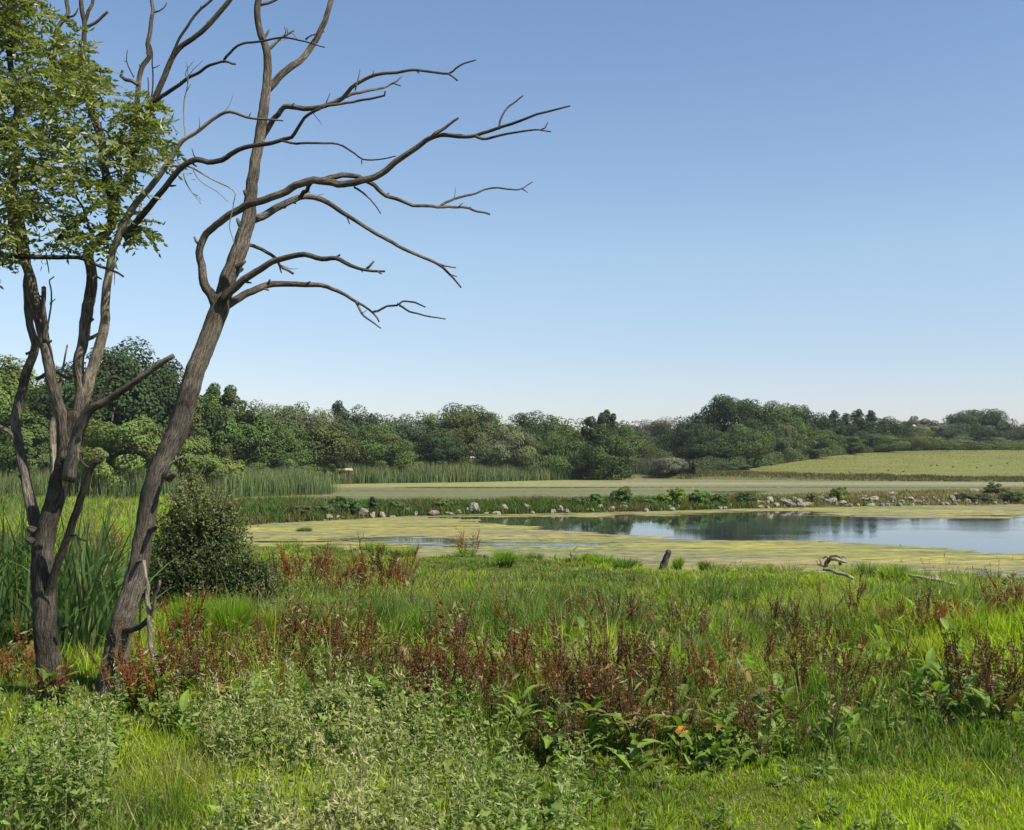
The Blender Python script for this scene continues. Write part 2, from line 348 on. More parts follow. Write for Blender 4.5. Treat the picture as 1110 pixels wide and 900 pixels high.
m_al, n, l, b, out = newmat("floating_algae")
at = n.new("ShaderNodeAttribute"); at.attribute_name = "col"; ag = n.new("ShaderNodeAttribute"); ag.attribute_name = "grain"
sx = n.new("ShaderNodeSeparateXYZ"); l.new(ag.outputs["Vector"], sx.inputs[0])
tc = n.new("ShaderNodeTexCoord"); mp = n.new("ShaderNodeMapping"); mp.inputs["Scale"].default_value = (.8, 1.9, 1); l.new(tc.outputs["Object"], mp.inputs[0])
ns = n.new("ShaderNodeTexNoise"); ns.inputs["Scale"].default_value = 1.9; ns.inputs["Detail"].default_value = 10; ns.inputs["Roughness"].default_value = .65; l.new(mp.outputs[0], ns.inputs[0])
ad = n.new("ShaderNodeMath"); ad.operation = 'MULTIPLY_ADD'; ad.inputs[1].default_value = .9; l.new(ns.outputs[0], ad.inputs[0]); l.new(sx.outputs[0], ad.inputs[2])
mr = n.new("ShaderNodeMapRange"); mr.inputs[1].default_value = .84; mr.inputs[2].default_value = .94; l.new(ad.outputs[0], mr.inputs[0])
cr = n.new("ShaderNodeValToRGB"); cr.color_ramp.elements[0].position = .3; cr.color_ramp.elements[0].position = .36; cr.color_ramp.elements[0].color = (.42, .5, .5, 1); cr.color_ramp.elements[1].position = .62; cr.color_ramp.elements[1].color = (1.35, 1.3, 1.15, 1)
l.new(ns.outputs[0], cr.inputs[0]); mul = n.new("ShaderNodeMix"); mul.data_type = 'RGBA'; mul.blend_type = 'MULTIPLY'; mul.inputs[0].default_value = 1
l.new(at.outputs["Color"], mul.inputs[6]); l.new(cr.outputs[0], mul.inputs[7]); l.new(mul.outputs[2], b.inputs["Base Color"]); b.inputs["Roughness"].default_value = .75; b.inputs["Specular IOR Level"].default_value = .2
tb = n.new("ShaderNodeBsdfTransparent"); mx = n.new("ShaderNodeMixShader"); l.new(mr.outputs[0], mx.inputs[0]); l.new(tb.outputs[0], mx.inputs[1]); l.new(b.outputs[0], mx.inputs[2]); l.new(mx.outputs[0], out.inputs[0])
algae = am.build("floating_algae", m_al); tag(algae, "yellow green algae scum floating over the two ponds", "algae", kind="stuff")

# ---------------------------------------------------------------- the two near trees
DR, DL = 11.9, 11.6
pxm = lambda d: d / F
def branch(mb, pl, r0, r1, d0, d1=None, seg=7, step=.07, kink=None, rough=.09, bow=0.0, col=(1, 1, 1), rr=None, knots=True):
    """pl: photo pixel path; radii in pixels; depth from d0 to d1"""
    d1 = d0 if d1 is None else d1; n = len(pl); cum = np.concatenate([[0], np.cumsum(np.hypot(*np.diff(np.array(pl), axis=0).T))]); t = cum / cum[-1]
    dd = d0 + (d1 - d0) * t + bow * np.sin(t * math.pi)
    pts = [P(a, b_, d) for (a, b_), d in zip(pl, dd)]
    r = (np.interp(t, np.linspace(0, 1, len(rr)), rr) if rr is not None else r0 + (r1 - r0) * t) * dd * pxm(1) * (.84 if d0 < 20 else 1)
    kink = (.35 if max(r) < .03 else .1) if kink is None else kink
    p, rad = tube(mb, pts, r, step=step, seg=seg, kink=kink, rough=rough, col=col)
    if knots and len(p) > 8:
        for k in rng.choice(np.arange(3, len(p) - 2), max(1, len(p) // 14), replace=False):
            dr = rng.normal(size=3); tv = unit(p[k + 1] - p[k]); dr = unit(dr - tv * dr.dot(tv)); ln = rad[k] * rng.uniform(1.3, 2.6)
            if rng.random() < .3 and rad[k] < .04:
                tl = rng.uniform(.08, .26); q2 = p[k] + dr * tl * .5 + tv * tl * .35; tube(mb, [p[k], q2, q2 + dr * tl * .35 + tv * tl * .3 + rng.normal(0, tl * .15, 3)], [.005, .004, .0022], step=.04, seg=5, rough=0, kink=.5); continue
            tube(mb, [p[k], p[k] + dr * ln * .6 + tv * ln * .3, p[k] + dr * ln + tv * ln * .7], [rad[k] * .55, rad[k] * .4, rad[k] * .22], step=.05, seg=5, rough=.1)
    return p, rad

def base_of(px, py, d):
    p = P(px, py, d); return (float(p[0]), float(d), float(terrain(p[0], d)))
# dead tree on the right
bR = base_of(120, 757, DR)
dead = empty("dead_tree", bR, "tall leaning bare dead tree with long crooked branches reaching over the pond", "tree")
def part(name, mb, mat, root, smooth=True):
    o = mb.build(name, mat, None, smooth=smooth, loc=tuple(root.location)); o.parent = root; o.location = (0, 0, 0); return o
def subpart(name, mb, mat, root, par, smooth=True):
    o = mb.build(name, mat, None, smooth=smooth, loc=tuple(root.location)); o.parent = par; o.location = (0, 0, 0); return o
t = MB()
branch(t, [(117, 790), (121, 745), (124, 725), (133, 673), (150, 620), (157, 574), (165, 531), (177, 500), (195, 460), (209, 410), (226, 365), (237, 335), (240, 322)], 0, 0, DR, DR + .3, seg=20, step=.05, kink=.05, rough=.07,
       rr=[21, 19.5, 17.5, 13.5, 13, 12.5, 12.2, 12, 12.8, 13.5, 12.5, 12.5, 12], knots=False)
branch(t, [(236, 340), (243, 315), (256, 279), (268, 243), (271, 216), (276, 180), (283, 140), (289, 95), (290, 59), (282, 34), (279, 9), (285, -20), (292, -60), (300, -120), (296, -170)], 0, 0, DR + .3, DR + .9, seg=14, step=.05, kink=.08,
       rr=[11.5, 10.5, 9.5, 8.5, 7.5, 6.5, 5.5, 4.8, 4.4, 4, 3.8, 3.2, 2.2])
for kx, ky, kr in ((164, 575, 4), (183, 518, 6), (147, 612, 3)):
    branch(t, [(kx, ky), (kx + 5, ky - 3), (kx + 7, ky - 4)], kr, kr * .5, DR + .05, DR - .1, seg=9, knots=False)
part("trunk", t, M_bark, dead)
def limb(root, main, subs=(), mat=M_bark, label=None):
    mb = MB(); branch(mb, *main[0], **main[1]); o = part("branch", mb, mat, root)
    for s in subs:
        mb = MB(); branch(mb, *s[0], **s[1]); subpart("twig", mb, mat, root, o)
    if label: o["label"] = label
    return o
def S(pl, r0, r1, d0, d1=None, **k): return ((pl, r0, r1, d0, d1), k)
D3 = DR + .3
limb(dead, S([(236, 334), (230, 322), (222, 308), (218, 288), (217, 268), (227, 250), (245, 236), (272, 221), (299, 213), (321, 202), (341, 196), (366, 199.5), (384, 199), (407, 191), (429, 176), (456, 157), (472, 147), (510, 148), (524, 144), (555, 134), (582, 124), (602, 119), (618, 115)], 0, 0, D3, D3 - 1.3, seg=10, rr=[7, 5.4, 4.6, 4.6, 4.8, 5, 4.8, 4, 3.2, 2.7, 2.2, 1.7, 1], kink=.2),
     [S([(217, 266), (213, 262), (211, 257)], 2.6, 1.2, D3 - .2), S([(468, 149), (482, 138), (497, 128.5)], 2.6, 1.4, D3 - 1),
      S([(516, 148), (524, 151), (533, 149), (550, 145), (569, 142.5), (584, 141), (597, 143)], 2, .9, D3 - 1.1, D3 - 1.5), S([(586, 141), (591, 139), (594, 133)], 1, .7, D3 - 1.4),
      S([(541, 140), (542, 131), (547, 121), (556, 112), (567, 103.5)], 1.5, 1, D3 - 1.1, D3 - .9), S([(384, 203), (398, 213), (406, 222), (413, 232)], 1.5, .7, D3 - .6, D3 - .8)])
limb(dead, S([(338, 196), (352, 194), (371, 190.5), (389, 193), (402, 198), (420, 212), (447, 222), (474, 224), (501, 225), (518, 229), (531, 233)], 0, 0, D3 - .55, D3 + .2, rr=[3.6, 3.4, 3, 2.6, 2.2, 1.8, 1.1]),
     [S([(477, 224), (484, 219), (497, 214.5), (515, 209), (533, 204), (550, 205), (563, 206), (570, 202), (577, 197.5)], 1.7, .8, D3, D3 + .4), S([(497, 225), (502, 220)], 1, .6, D3), S([(566, 205), (572, 209)], .9, .5, D3 + .4)])
limb(dead, S([(271, 240), (285, 235), (296, 228), (308, 221), (320, 216), (330, 213), (348, 216), (371, 230), (402, 250), (420, 260), (438, 270), (474, 286), (484, 294), (492, 302), (500, 312)], 0, 0, D3 + .4, D3 + 1.2, rr=[5.5, 4.5, 3.8, 3, 2.6, 2.2, 1.8, 1]),
     [S([(325, 214), (332, 206), (338, 198)], 3, 2.5, D3 + .5, D3), S([(472, 285), (483, 288), (494, 290)], 1.3, .8, D3 + 1.1), S([(374, 231), (379, 243)], 1, .6, D3 + .8), S([(486, 297), (495, 300)], 1, .7, D3 + 1.2)])
limb(dead, S([(240, 328), (247, 319), (256, 311), (268, 301), (281, 293), (295, 284), (308, 280), (330, 276), (348, 281), (364, 280), (380, 288), (392, 292), (404, 294), (417, 294)], 0, 0, D3 - .1, D3 - .7, seg=9, rr=[6, 5, 4.3, 3.8, 3.6, 3.4, 3, 2, 1.4]),
     [S([(397, 292), (401, 288), (405, 283)], 1.8, 1.2, D3 - .6), S([(362, 281), (368, 276)], 2, 1.4, D3 - .5), S([(409, 294), (414, 297)], 1.3, .8, D3 - .7)])
limb(dead, S([(240, 335), (251, 329), (260, 323), (269, 318), (290, 309), (305, 308), (321, 308), (348, 309), (360, 313), (371, 318), (384, 326), (395, 332), (403, 338), (409, 345), (411, 349)], 0, 0, D3, D3 + .5, seg=9, rr=[6, 5, 4.2, 3.6, 3.2, 2.8, 2.3, 1.6, 1]),
     [S([(385, 326), (392, 340), (402, 348), (413, 356)], 1.8, .9, D3 + .4, D3 + .2), S([(403, 339), (410, 337), (420, 332), (431, 331), (437, 327), (450, 328), (461, 333)], 1.7, .9, D3 + .5, D3 + .8), S([(433, 331), (444, 338), (456, 341), (470, 344), (483, 346)], 1.6, .8, D3 + .6, D3 + .9), S([(290, 309), (293, 303)], 2, 1.2, D3)])
limb(dead, S([(266, 266), (278, 268), (290, 274), (300, 281), (304, 290), (311, 292), (318, 297)], 2.6, 1.6, D3 + .5, D3 + 1.3), [S([(303, 288), (305, 296)], 1.2, .8, D3 + 1.1)])
limb(dead, S([(284, 150), (290, 140), (296, 130), (302, 124), (308, 116), (318, 116), (330, 118), (348, 116), (360, 112), (371, 107), (378, 99), (385, 92), (402, 83), (415, 80), (429, 79), (447, 76), (467, 78), (486, 80), (494, 74), (503, 69), (516, 65)], 0, 0, D3 + .3, D3 - .6, seg=8, rr=[4.6, 3.8, 3.2, 3, 2.8, 2.4, 2.2, 2, 1.7, 1.3, .8]),
     [S([(362, 111), (376, 104), (389, 101), (403, 98), (416, 95), (427, 90), (436, 83)], 2.3, 1, D3 + .1, D3 + .6), S([(425, 90), (434, 93)], 1, .8, D3 + .5), S([(345, 117), (370, 113), (393, 109), (405, 106), (416, 104), (417, 99)], 2, 1.2, D3 - .1, D3 - .3),
      S([(486, 80), (491, 84), (496, 88)], 1.3, .9, D3 - .5), S([(385, 98), (388, 87), (390, 76)], .9, .6, D3 - .2), S([(404, 83), (405, 77)], .8, .5, D3 - .3), S([(353, 113), (358, 101)], .8, .5, D3), S([(313, 117), (319, 112)], 1.6, 1, D3)])
limb(dead, S([(291, 97), (297, 91), (306, 81), (317, 72), (329, 62), (339, 49), (344, 40), (349, 30), (354, 18), (358, 4), (364, -20), (366, -60), (372, -110)], 0, 0, D3 + .5, D3 + 1.3, seg=8, rr=[5.2, 4.6, 4, 3.6, 3.2, 2.8, 2.4, 1.8]),
     [S([(331, 43), (338, 38), (344, 37)], 1.3, .8, D3 + .7), S([(281, 6), (290, 4), (300, 0), (318, -8)], 2, 1.2, D3 + .8)])
limb(dead, S([(287, 57), (296, 50), (305, 41), (313, 36), (319, 33)], 2.6, 1.2, D3 + .5), [S([(312, 37), (311, 30)], .9, .5, D3 + .5), S([(316, 35), (322, 42)], 1, .6, D3 + .5)], mat=M_pale, label="short pale broken branch")
limb(dead, S([(128, 684), (137, 683), (147, 681), (155, 677), (162, 670)], 0, 0, DR + .1, DR - .38, seg=9, rr=[6, 4.5, 4, 3.2]), label="crooked stub low on the trunk")
limb(dead, S([(173, 735), (169, 722), (165, 709), (162, 690), (162, 672), (160, 655), (160, 638), (158, 622), (156, 608)], 0, 0, DR - .45, DR - .3, seg=9, rr=[3.2, 3.6, 3.4, 3, 2.4, 1.8]),
     [S([(162, 672), (166, 658), (168, 646), (172, 636), (173, 630)], 2.8, 1.6, DR - .35, DR - .5)], mat=M_pale, label="pale forked dead branch hanging by the trunk")
limb(dead, S([(178, 517), (185, 504), (190, 500), (199, 494)], 2.6, 1, DR + .1, DR + .0), [S([(190, 500), (191, 494)], 1, .6, DR)], mat=M_pale)
# leafy tree on the left
bL = base_of(52, 757, DL)
ash = empty("ash_tree", bL, "many stemmed old tree at left edge with leafy green crown and broken dead limbs", "tree")
t = MB()
branch(t, [(58, 800), (58, 757), (57, 744), (53, 710), (49, 673), (47, 638), (46, 602), (49, 578), (57, 549), (66, 516), (72, 488), (76, 465), (79, 448)], 0, 0, DL, DL + .1, seg=20, step=.05, kink=.05, rough=.09,
       rr=[19, 18, 15, 14.5, 15, 16, 14.5, 12.5, 11.5, 11.5, 12, 11, 9], knots=False)
for kx, ky, kr in ((38, 576, 6), (36, 588, 5), (66, 682, 3)):
    branch(t, [(kx, ky), (kx + (5 if kx > 50 else -5), ky - 3), (kx + (7 if kx > 50 else -7), ky - 4)], kr, kr * .7, DL - .08, DL - .1, seg=9, knots=False)
part("trunk", t, M_darkbark, ash)
limb(ash, S([(44, 590), (37, 563), (33, 543), (29, 524), (25, 503), (20, 481), (17, 460), (20, 438), (24, 425), (28, 407), (35, 388), (38, 378), (36, 365), (32, 352), (30, 335), (29, 318), (28, 305), (30, 280), (22, 230)], 0, 0, DL + .1, DL + .9, seg=12, rr=[9, 7.5, 6.5, 6, 6, 5.5, 5, 4.6, 4.2, 3.6, 3]), 
     [S([(20, 481), (10, 469), (0, 463), (-18, 452), (-40, 430)], 3.2, 1.6, DL + .3, DL + .3), S([(40, 411), (48, 407), (58, 404), (70, 408), (77, 410)], 2.8, 1.8, DL + .6, DL + .5), S([(28, 384), (33, 381)], 2, 1.4, DL + .5)], mat=M_bark)
limb(ash, S([(72, 500), (71, 480), (69, 458), (63, 438), (58, 420), (55, 408), (52, 390), (48, 372), (45, 356), (41, 340), (38, 326), (33, 302), (27, 285), (20, 266), (15, 248), (13, 225), (12, 204), (16, 180), (14, 150), (20, 110), (10, 60), (16, 0), (10, -60)], 0, 0, DL + .05, DL + .1, seg=12, rr=[9, 8, 6.8, 6.4, 6.4, 6.6, 7, 6.6, 5.6, 4.8, 4, 3.4, 2.6, 2]),
     [S([(49, 372), (48, 350), (47, 330), (47, 311)], 3.6, 2.8, DL - .15, DL - .2), S([(51, 358), (54, 340), (56, 328), (55, 312), (54, 304), (59, 300)], 1.2, .8, DL - .1), S([(54, 330), (60, 324)], .9, .6, DL - .1), S([(53, 371), (56, 369)], 2, 1.5, DL - .1),
      S([(13, 204), (4, 195), (-8, 190), (-30, 170)], 2.6, 1.6, DL), S([(15, 262), (5, 250), (0, 240), (-14, 236)], 1.6, 1, DL + .1)])
limb(ash, S([(78, 470), (82, 455), (87, 438), (88, 422), (86, 405), (86, 390), (90, 374), (93, 350), (96, 326), (99, 305), (98, 288), (96, 274), (104, 262), (116, 252), (122, 235), (120, 210), (112, 180), (110, 150), (96, 110), (90, 70), (91, 40), (92, 27), (88, 5), (88, -30), (80, -80)], 0, 0, DL + .1, DL + .7, seg=12, rr=[8, 7.4, 7, 6.8, 6.4, 6, 5.6, 5, 4.4, 3.6, 3, 2.4, 2]),
     [S([(92, 29), (95, 18), (99, 8), (103, -6), (110, -40)], 2.6, 1.8, DL + .6), S([(93, 30), (103, 25), (110, 19), (117, 13.5)], 2.1, 1.7, DL + .6), S([(101, 298), (110, 303)], 1.6, 1, DL + .3), S([(98, 402), (101, 356), (100, 352)], 2, 2, DL + .2) if False else S([(96, 350), (101, 346)], 2.4, 1.8, DL + .2),
      S([(105, 262), (112, 262), (120, 258)], 3, 2, DL + .2)])
limb(ash, S([(88, 440), (96, 416), (103, 392), (110, 368), (114, 344), (115, 320), (118, 296), (121, 275), (128, 258), (136, 240), (148, 220), (160, 206), (170, 194), (186, 171), (198, 153), (216, 141), (234, 127), (249, 121), (267, 127), (280, 129), (297, 130), (307, 131)], 0, 0, DL + .2, DL - .5, seg=11, rr=[8, 7, 6.5, 6, 5.2, 4.6, 4, 3.6, 3, 2.4, 1.7, .9]),
     [S([(201, 152), (200, 135), (199, 120), (200, 108), (203, 96), (204, 85), (202, 67)], 1, .6, DL - .2), S([(201, 101), (207, 91)], .7, .4, DL - .2), S([(270, 127), (272, 122)], .9, .6, DL - .4), S([(126, 268), (124, 262)], 2, 1.4, DL - .1),
      S([(187, 180), (200, 180), (210, 183), (222, 190), (237, 198), (248, 203), (255, 210), (253, 220), (252, 228), (249, 240), (249, 248), (253, 262)], 1.2, .6, DL - .3), S([(199, 188), (202, 198), (207, 207), (213, 214), (218, 221)], 1, .5, DL - .3),
      S([(209, 183), (214, 193), (222, 200), (234, 207), (241, 213), (247, 219)], .8, .4, DL - .35)], mat=M_pale)
limb(ash, S([(136, 258), (146, 244), (154, 234), (166, 219), (177, 206), (190, 190), (198, 181), (213, 173), (225, 176), (240, 174), (250, 168), (258, 162), (270, 159), (281, 157), (295, 155), (308, 151), (316, 149), (322, 140), (330, 128), (338, 122), (347, 118)], 0, 0, DL - .1, DL - .9, seg=10, rr=[4.4, 4.2, 4, 3.8, 3.4, 3.2, 3, 2.7, 2.3, 1.8]),
     [S([(303, 152), (321, 156), (345, 155), (366, 156), (376, 161), (384, 166), (393, 173), (410, 173), (429, 169.5)], 1.6, .8, DL - .8, DL - .5), S([(213, 173), (210, 168), (208, 161)], 1, .5, DL - .4), S([(392, 172), (392, 178)], .9, .7, DL - .6), S([(188, 192), (178, 183), (186, 175), (196, 173)], 1, .6, DL - .3)], mat=M_darkbark)
limb(ash, S([(132, 210), (145, 170), (156, 135), (163, 117), (172, 97), (181, 76), (188, 59), (198, 49), (209, 42), (221, 32), (231, 22), (243, 8), (256, -8), (280, -40), (300, -90)], 0, 0, DL + .3, DL + .1, seg=9, rr=[4.6, 4.4, 4.2, 3.8, 3.2, 2.8, 2.4, 1.8]),
     [S([(186, 62), (192, 46), (200, 33), (210, 18), (222, 6), (232, -2), (250, -20)], 2, 1.4, DL + .2), S([(163, 116), (175, 104), (195, 91), (210, 81), (222, 74), (234, 69), (243, 67), (255, 70)], 2.8, 1.4, DL + .2, DL - .2),
      S([(242, 68), (246, 61), (253, 53), (263, 48), (285, 44.5), (305, 40.5), (330, 45), (342, 49), (352, 51)], 1.8, .8, DL - .1, DL - .5), S([(308, 40), (310, 34), (308, 29)], .7, .5, DL - .3), S([(161, 116), (165, 100), (166, 85), (165, 70), (165, 55), (163, 48)], 1.1, .8, DL + .2), S([(166, 74), (173, 71)], .8, .5, DL + .2), S([(161, 112), (161, 95), (160, 84)], .9, .7, DL + .2),
      S([(196, 90), (196, 88)], 1, .8, DL)], mat=M_darkbark)
limb(ash, S([(140, 180), (146, 130), (150, 95), (152, 80), (156, 70), (162, 62), (161, 54), (160, 48), (163, 36), (164, 24), (166, 10), (164, -4), (168, -40)], 0, 0, DL + .5, DL + .6, seg=8, rr=[4, 3.6, 3.2, 2.8, 2.2, 1.5]),
     [S([(166, 14), (172, 12), (178, 8), (181, 3)], 1.2, .8, DL + .6), S([(150, 92), (143, 88), (136, 86), (131, 82), (133, 76)], 2.6, 2, DL + .5), S([(145, 84), (140, 74), (137, 66), (138, 54)], .9, .5, DL + .5), S([(137, 67), (134, 66)], .7, .4, DL + .5)])
limb(ash, S([(52, 85), (56, 60), (60, 40), (64, 28), (70, 20), (74, 13), (72, 2), (73, -20)], 3.6, 2.2, DL + .4), [S([(73, 18), (80, 17), (85, 9)], 1.6, .9, DL + .4)])
limb(ash, S([(74, 520), (80, 490), (86, 466), (93, 449), (103, 441), (113, 436), (132, 424), (147, 414), (162, 403), (174, 394), (188, 386)], 0, 0, DL - .1, DL - .6, seg=10, rr=[9, 9, 8, 6.5, 5.5, 4.6, 4, 3.8, 3.4]), label="thick limb snapped off at its end")
limb(ash, S([(84, 478), (90, 458), (96, 448), (104, 438), (114, 422), (120, 410), (127, 409)], 4, 2.2, DL - .25, DL - .4, seg=8), [S([(120, 409), (117, 404), (115, 398)], .9, .6, DL - .4)])
limb(ash, S([(46, 668), (50, 650), (56, 630), (66, 602), (74, 580), (85, 549), (92, 527), (97, 513), (102, 504), (106, 498)], 0, 0, DL + .05, DL - .5, seg=11, rr=[8, 6, 5.2, 4.8, 4.6, 4.6, 4, 3]),
     [S([(76, 580), (82, 580), (87, 584), (94, 586)], 1.8, 1.2, DL - .35), S([(97, 508), (90, 502), (87, 495), (86, 490)], 1.6, .9, DL - .4), S([(103, 503), (107, 496), (107, 489)], 1.8, .7, DL - .5)], mat=M_darkbark)
limb(ash, S([(60, 540), (58, 500), (57, 470), (62, 440), (65, 418), (67, 404), (70, 390), (73, 374)], 0, 0, DL + .5, DL + .8, seg=9, rr=[6, 5.5, 4.5, 4, 1.4, 1]), [S([(64, 422), (60, 412), (60, 400)], 1.5, 1, DL + .7)], mat=M_pale)
limb(ash, S([(-60, 270), (-30, 274), (0, 276), (20, 278), (40, 278.5), (62, 279), (84, 279), (95, 283), (107, 288), (120, 293), (128, 296), (134, 300)], 0, 0, DL - .1, DL - .35, seg=8, rr=[4, 3.8, 3.2, 3, 3, 2.6, 2, 1.4]),
     [S([(50, 279), (52, 288), (53, 296)], 1, .6, DL - .2), S([(122, 293), (126, 286)], 1.2, .8, DL - .3)], mat=M_darkbark)
for pl in ([(100, 255), (94, 240), (90, 226), (84, 215), (76, 195)], [(60, 262), (72, 250), (88, 240), (96, 225)], [(118, 240), (128, 215), (132, 195), (128, 170)], [(40, 240), (34, 222), (44, 222), (54, 232), (62, 240)], [(108, 160), (96, 148), (84, 160), (78, 172)], [(40, 75), (20, 85), (0, 95)], [(96, 215), (95, 190), (93, 170)], [(20, 30), (10, 22), (5, 30)], [(104, 206), (116, 190), (126, 186)]):
    mb = MB(); branch(mb, pl, 2.2, .9, DL + .1, DL - .1, seg=6); part("branch", mb, M_darkbark, ash)
# crown of pinnate leaves
crown_pg = np.array([(-190, -170), (20, -170), (40, -110), (34, -40), (42, 0), (54, 12), (60, 28), (78, 32), (98, 48), (102, 68), (120, 76), (140, 88), (156, 102), (166, 118), (178, 132), (186, 142), (178, 158), (172, 178), (160, 205), (150, 228), (158, 240), (160, 252), (150, 254), (132, 258), (128, 268), (108, 262), (92, 268), (66, 266), (40, 272), (20, 268), (0, 284), (-60, 290), (-180, 250)], float)
gaps = [(27, 51, 20, 14), (88, 138, 7, 9), (74, 172, 10, 11), (40, 236, 12, 14), (3, 190, 10, 24), (2, 262, 9, 9), (150, 62, 14, 16), (62, 222, 5, 8), (112, 120, 5, 5), (108, 176, 5, 8), (6, 225, 7, 10)]
lm = MB(); cnt = 0
sprays = []
while len(sprays) < 620:
    a, b_ = rng.uniform(-190, 188), rng.uniform(-170, 284)
    s = sdist(a, b_, crown_pg)
    if s < 1.5: continue
    if any(((a - g0) / gw) ** 2 + ((b_ - g1) / gh) ** 2 < 1 for g0, g1, gw, gh in gaps): continue
    if b_ > 200 and rng.random() < .35: continue
    dd = rng.normal(0, .45 + .35 * min(1, s / 50)); sprays.append((a, b_, DL + .1 + dd))
for a, b_, d in sprays:
    c0 = P(a, b_, d); nl = rng.integers(5, 9); hue = rng.uniform(0, 1); th0 = rng.uniform(0, 2 * math.pi)
    basec = np.array([.105, .13, .03]) * (1 - hue) + np.array([.20, .215, .055]) * hue
    for k in range(nl):
        th = th0 + k * 2.4 + rng.normal(0, .3); el = rng.uniform(-.9, .5)
        dv = np.array([math.cos(th) * math.cos(el), math.sin(th) * math.cos(el), math.sin(el)])
        L = rng.uniform(.2, .32); o = c0 + rng.normal(0, .03, 3); m = int(rng.integers(4, 6))
        side = unit(np.cross(dv, [0, 0, 1])); upn = np.cross(side, dv); upn = unit(upn + side * rng.normal(0, .6) + rng.normal(0, .45, 3))
        cs, ns_, dirs = [], [], []
        for j in range(m + 1):
            tt = .28 + .72 * j / m; bp_ = o + dv * L * tt - np.array([0, 0, 1]) * L * .22 * tt * tt
            for sg in ((-1, 1) if j < m else (0,)):
                ld = unit(dv * (.55 if sg else 1) + side * sg * .9 - np.array([0, 0, .18])); ll = rng.uniform(.055, .075)
                cs.append(bp_ + ld * ll * .5); dirs.append(ld); ns_.append(upn + rng.normal(0, .45, 3))
        cs = np.array(cs); cols = basec * rng.uniform(.75, 1.3, (len(cs), 1))
        leaves(lm, cs, np.array(ns_), rng.uniform(.075, .105, len(cs)), rng.uniform(.03, .04, len(cs)), cols, updir=np.array(dirs))
part("crown", lm, M_ash, ash, smooth=False)

# ---------------------------------------------------------------- background trees
def hedge_xy(t): 
    pts = np.array([xd(700, 150), xd(745, 143), xd(785, 141), xd(870, 166), xd(940, 195), xd(1000, 218), xd(1110, 226), xd(1300, 230)])
    return np.array([np.interp(t, np.linspace(0, 1, len(pts)), pts[:, 0]), np.interp(t, np.linspace(0, 1, len(pts)), pts[:, 1])])
PAL = {'mid': (.070, .104, .028), 'dark': (.040, .064, .022), 'light': (.110, .145, .036), 'grey': (.100, .124, .056), 'blue': (.052, .076, .040), 'rust': (.078, .070, .038), 'olive': (.085, .104, .030), 'pale': (.12, .13, .085)}
def crown(mb, H, W, kind, colr, seed, n=4200, ls=None, D=None, base=.08):
    rg = np.random.default_rng(seed); W2 = W / 2; D2 = (D or W) / 2; colr = np.array(colr); ls = ls or .012 * H + .13
    C = []; R = []
    if kind == 'conifer':
        for k in range(46):
            z = (k / 46) ** .95; rr = W2 * .85 * (1 - z) ** .85 * rg.uniform(.55, 1.15) + .05 * W2; th = rg.uniform(0, 2 * math.pi)
            C.append((rr * .7 * math.cos(th), rr * .7 * math.sin(th), H * (base + (1 - base) * z))); R.append((rr * .6 + .3, rr * .6 + .3, H * .06))
    else:
        nb = {'dome': 150, 'broad': 130, 'willow': 100, 'airy': 60, 'shrub': 60}[kind]
        lean = rg.normal(0, .06, 2) * H
        for k in range(nb):
            th = rg.uniform(0, 2 * math.pi); ph = math.acos(rg.uniform(-.95, 1) if kind != 'airy' else rg.uniform(-.3, 1)); q_ = rg.uniform(.35, 1.0) if kind != 'dome' else rg.uniform(.6, .98)
            wob_ = 1 + .16 * math.sin(th * 2 + seed) + .12 * math.sin(th * 3 + seed * 2.3 + ph * 3)
            zc = {'shrub': .45, 'airy': .6}.get(kind, .5)
            zz = zc + math.cos(ph) * q_ * (1 - zc) * .96 * (1 + .04 * math.sin(seed * 1.7 + th * 2)) + .02; rr = math.sin(ph) * q_ * wob_
            if kind in ('broad', 'willow'): rr *= (1.05 - .35 * max(0, zz - .5))
            s_ = rg.uniform(.07, .17) if kind != 'airy' else rg.uniform(.06, .12)
            C.append((rr * W2 + lean[0] * zz, rr * 0 + math.sin(th) * rr * D2 + lean[1] * zz if False else math.sin(th) * rr * D2 + lean[1] * zz, H * zz)); 
            C[-1] = (math.cos(th) * rr * W2 + lean[0] * zz, C[-1][1], C[-1][2])
            R.append((s_ * W * .95, s_ * (D or W) * .95, s_ * H * {'willow': .95, 'dome': .8}.get(kind, .75)))
    C = np.array(C); R = np.array(R); nb = len(C); cc = colr[None] * rg.uniform(.72, 1.3, (nb, 1)) * (1 + rg.normal(0, .06, (nb, 3)))
    pick = rg.choice(nb, n, p=R[:, 0] * R[:, 2] / np.sum(R[:, 0] * R[:, 2])); d = unit(rg.normal(size=(n, 3)))
    rad = rg.uniform(.55, 1.08, n) ** .6
    p = C[pick] + d * R[pick] * rad[:, None]; p[:, 2] = np.maximum(p[:, 2], .1)
    ctr = np.array([0, 0, H * .45]); outw = unit(p - ctr)
    nr = d * .8 + outw * .7 + np.array([0, 0, .25]) + rg.normal(0, .38, (n, 3)); 
    if kind == 'conifer': nr = np.array([0, 0, 1.0]) * .8 + outw * .5 + rg.normal(0, .4, (n, 3))
    L = rg.uniform(.7, 1.4, n) * ls; up = None
    if kind == 'willow': up = np.tile([0, 0, 1.0], (n, 1)) + rg.normal(0, .3, (n, 3)); L = L * 1.3
    c_ = np.clip(cc[pick] * rg.uniform(.8, 1.22, (n, 1)), 0, 1)
    leaves(mb, p, nr, L, L * (.75 if kind != 'willow' else .4), c_, rg=rg, updir=up)
    return C
BTREES = []
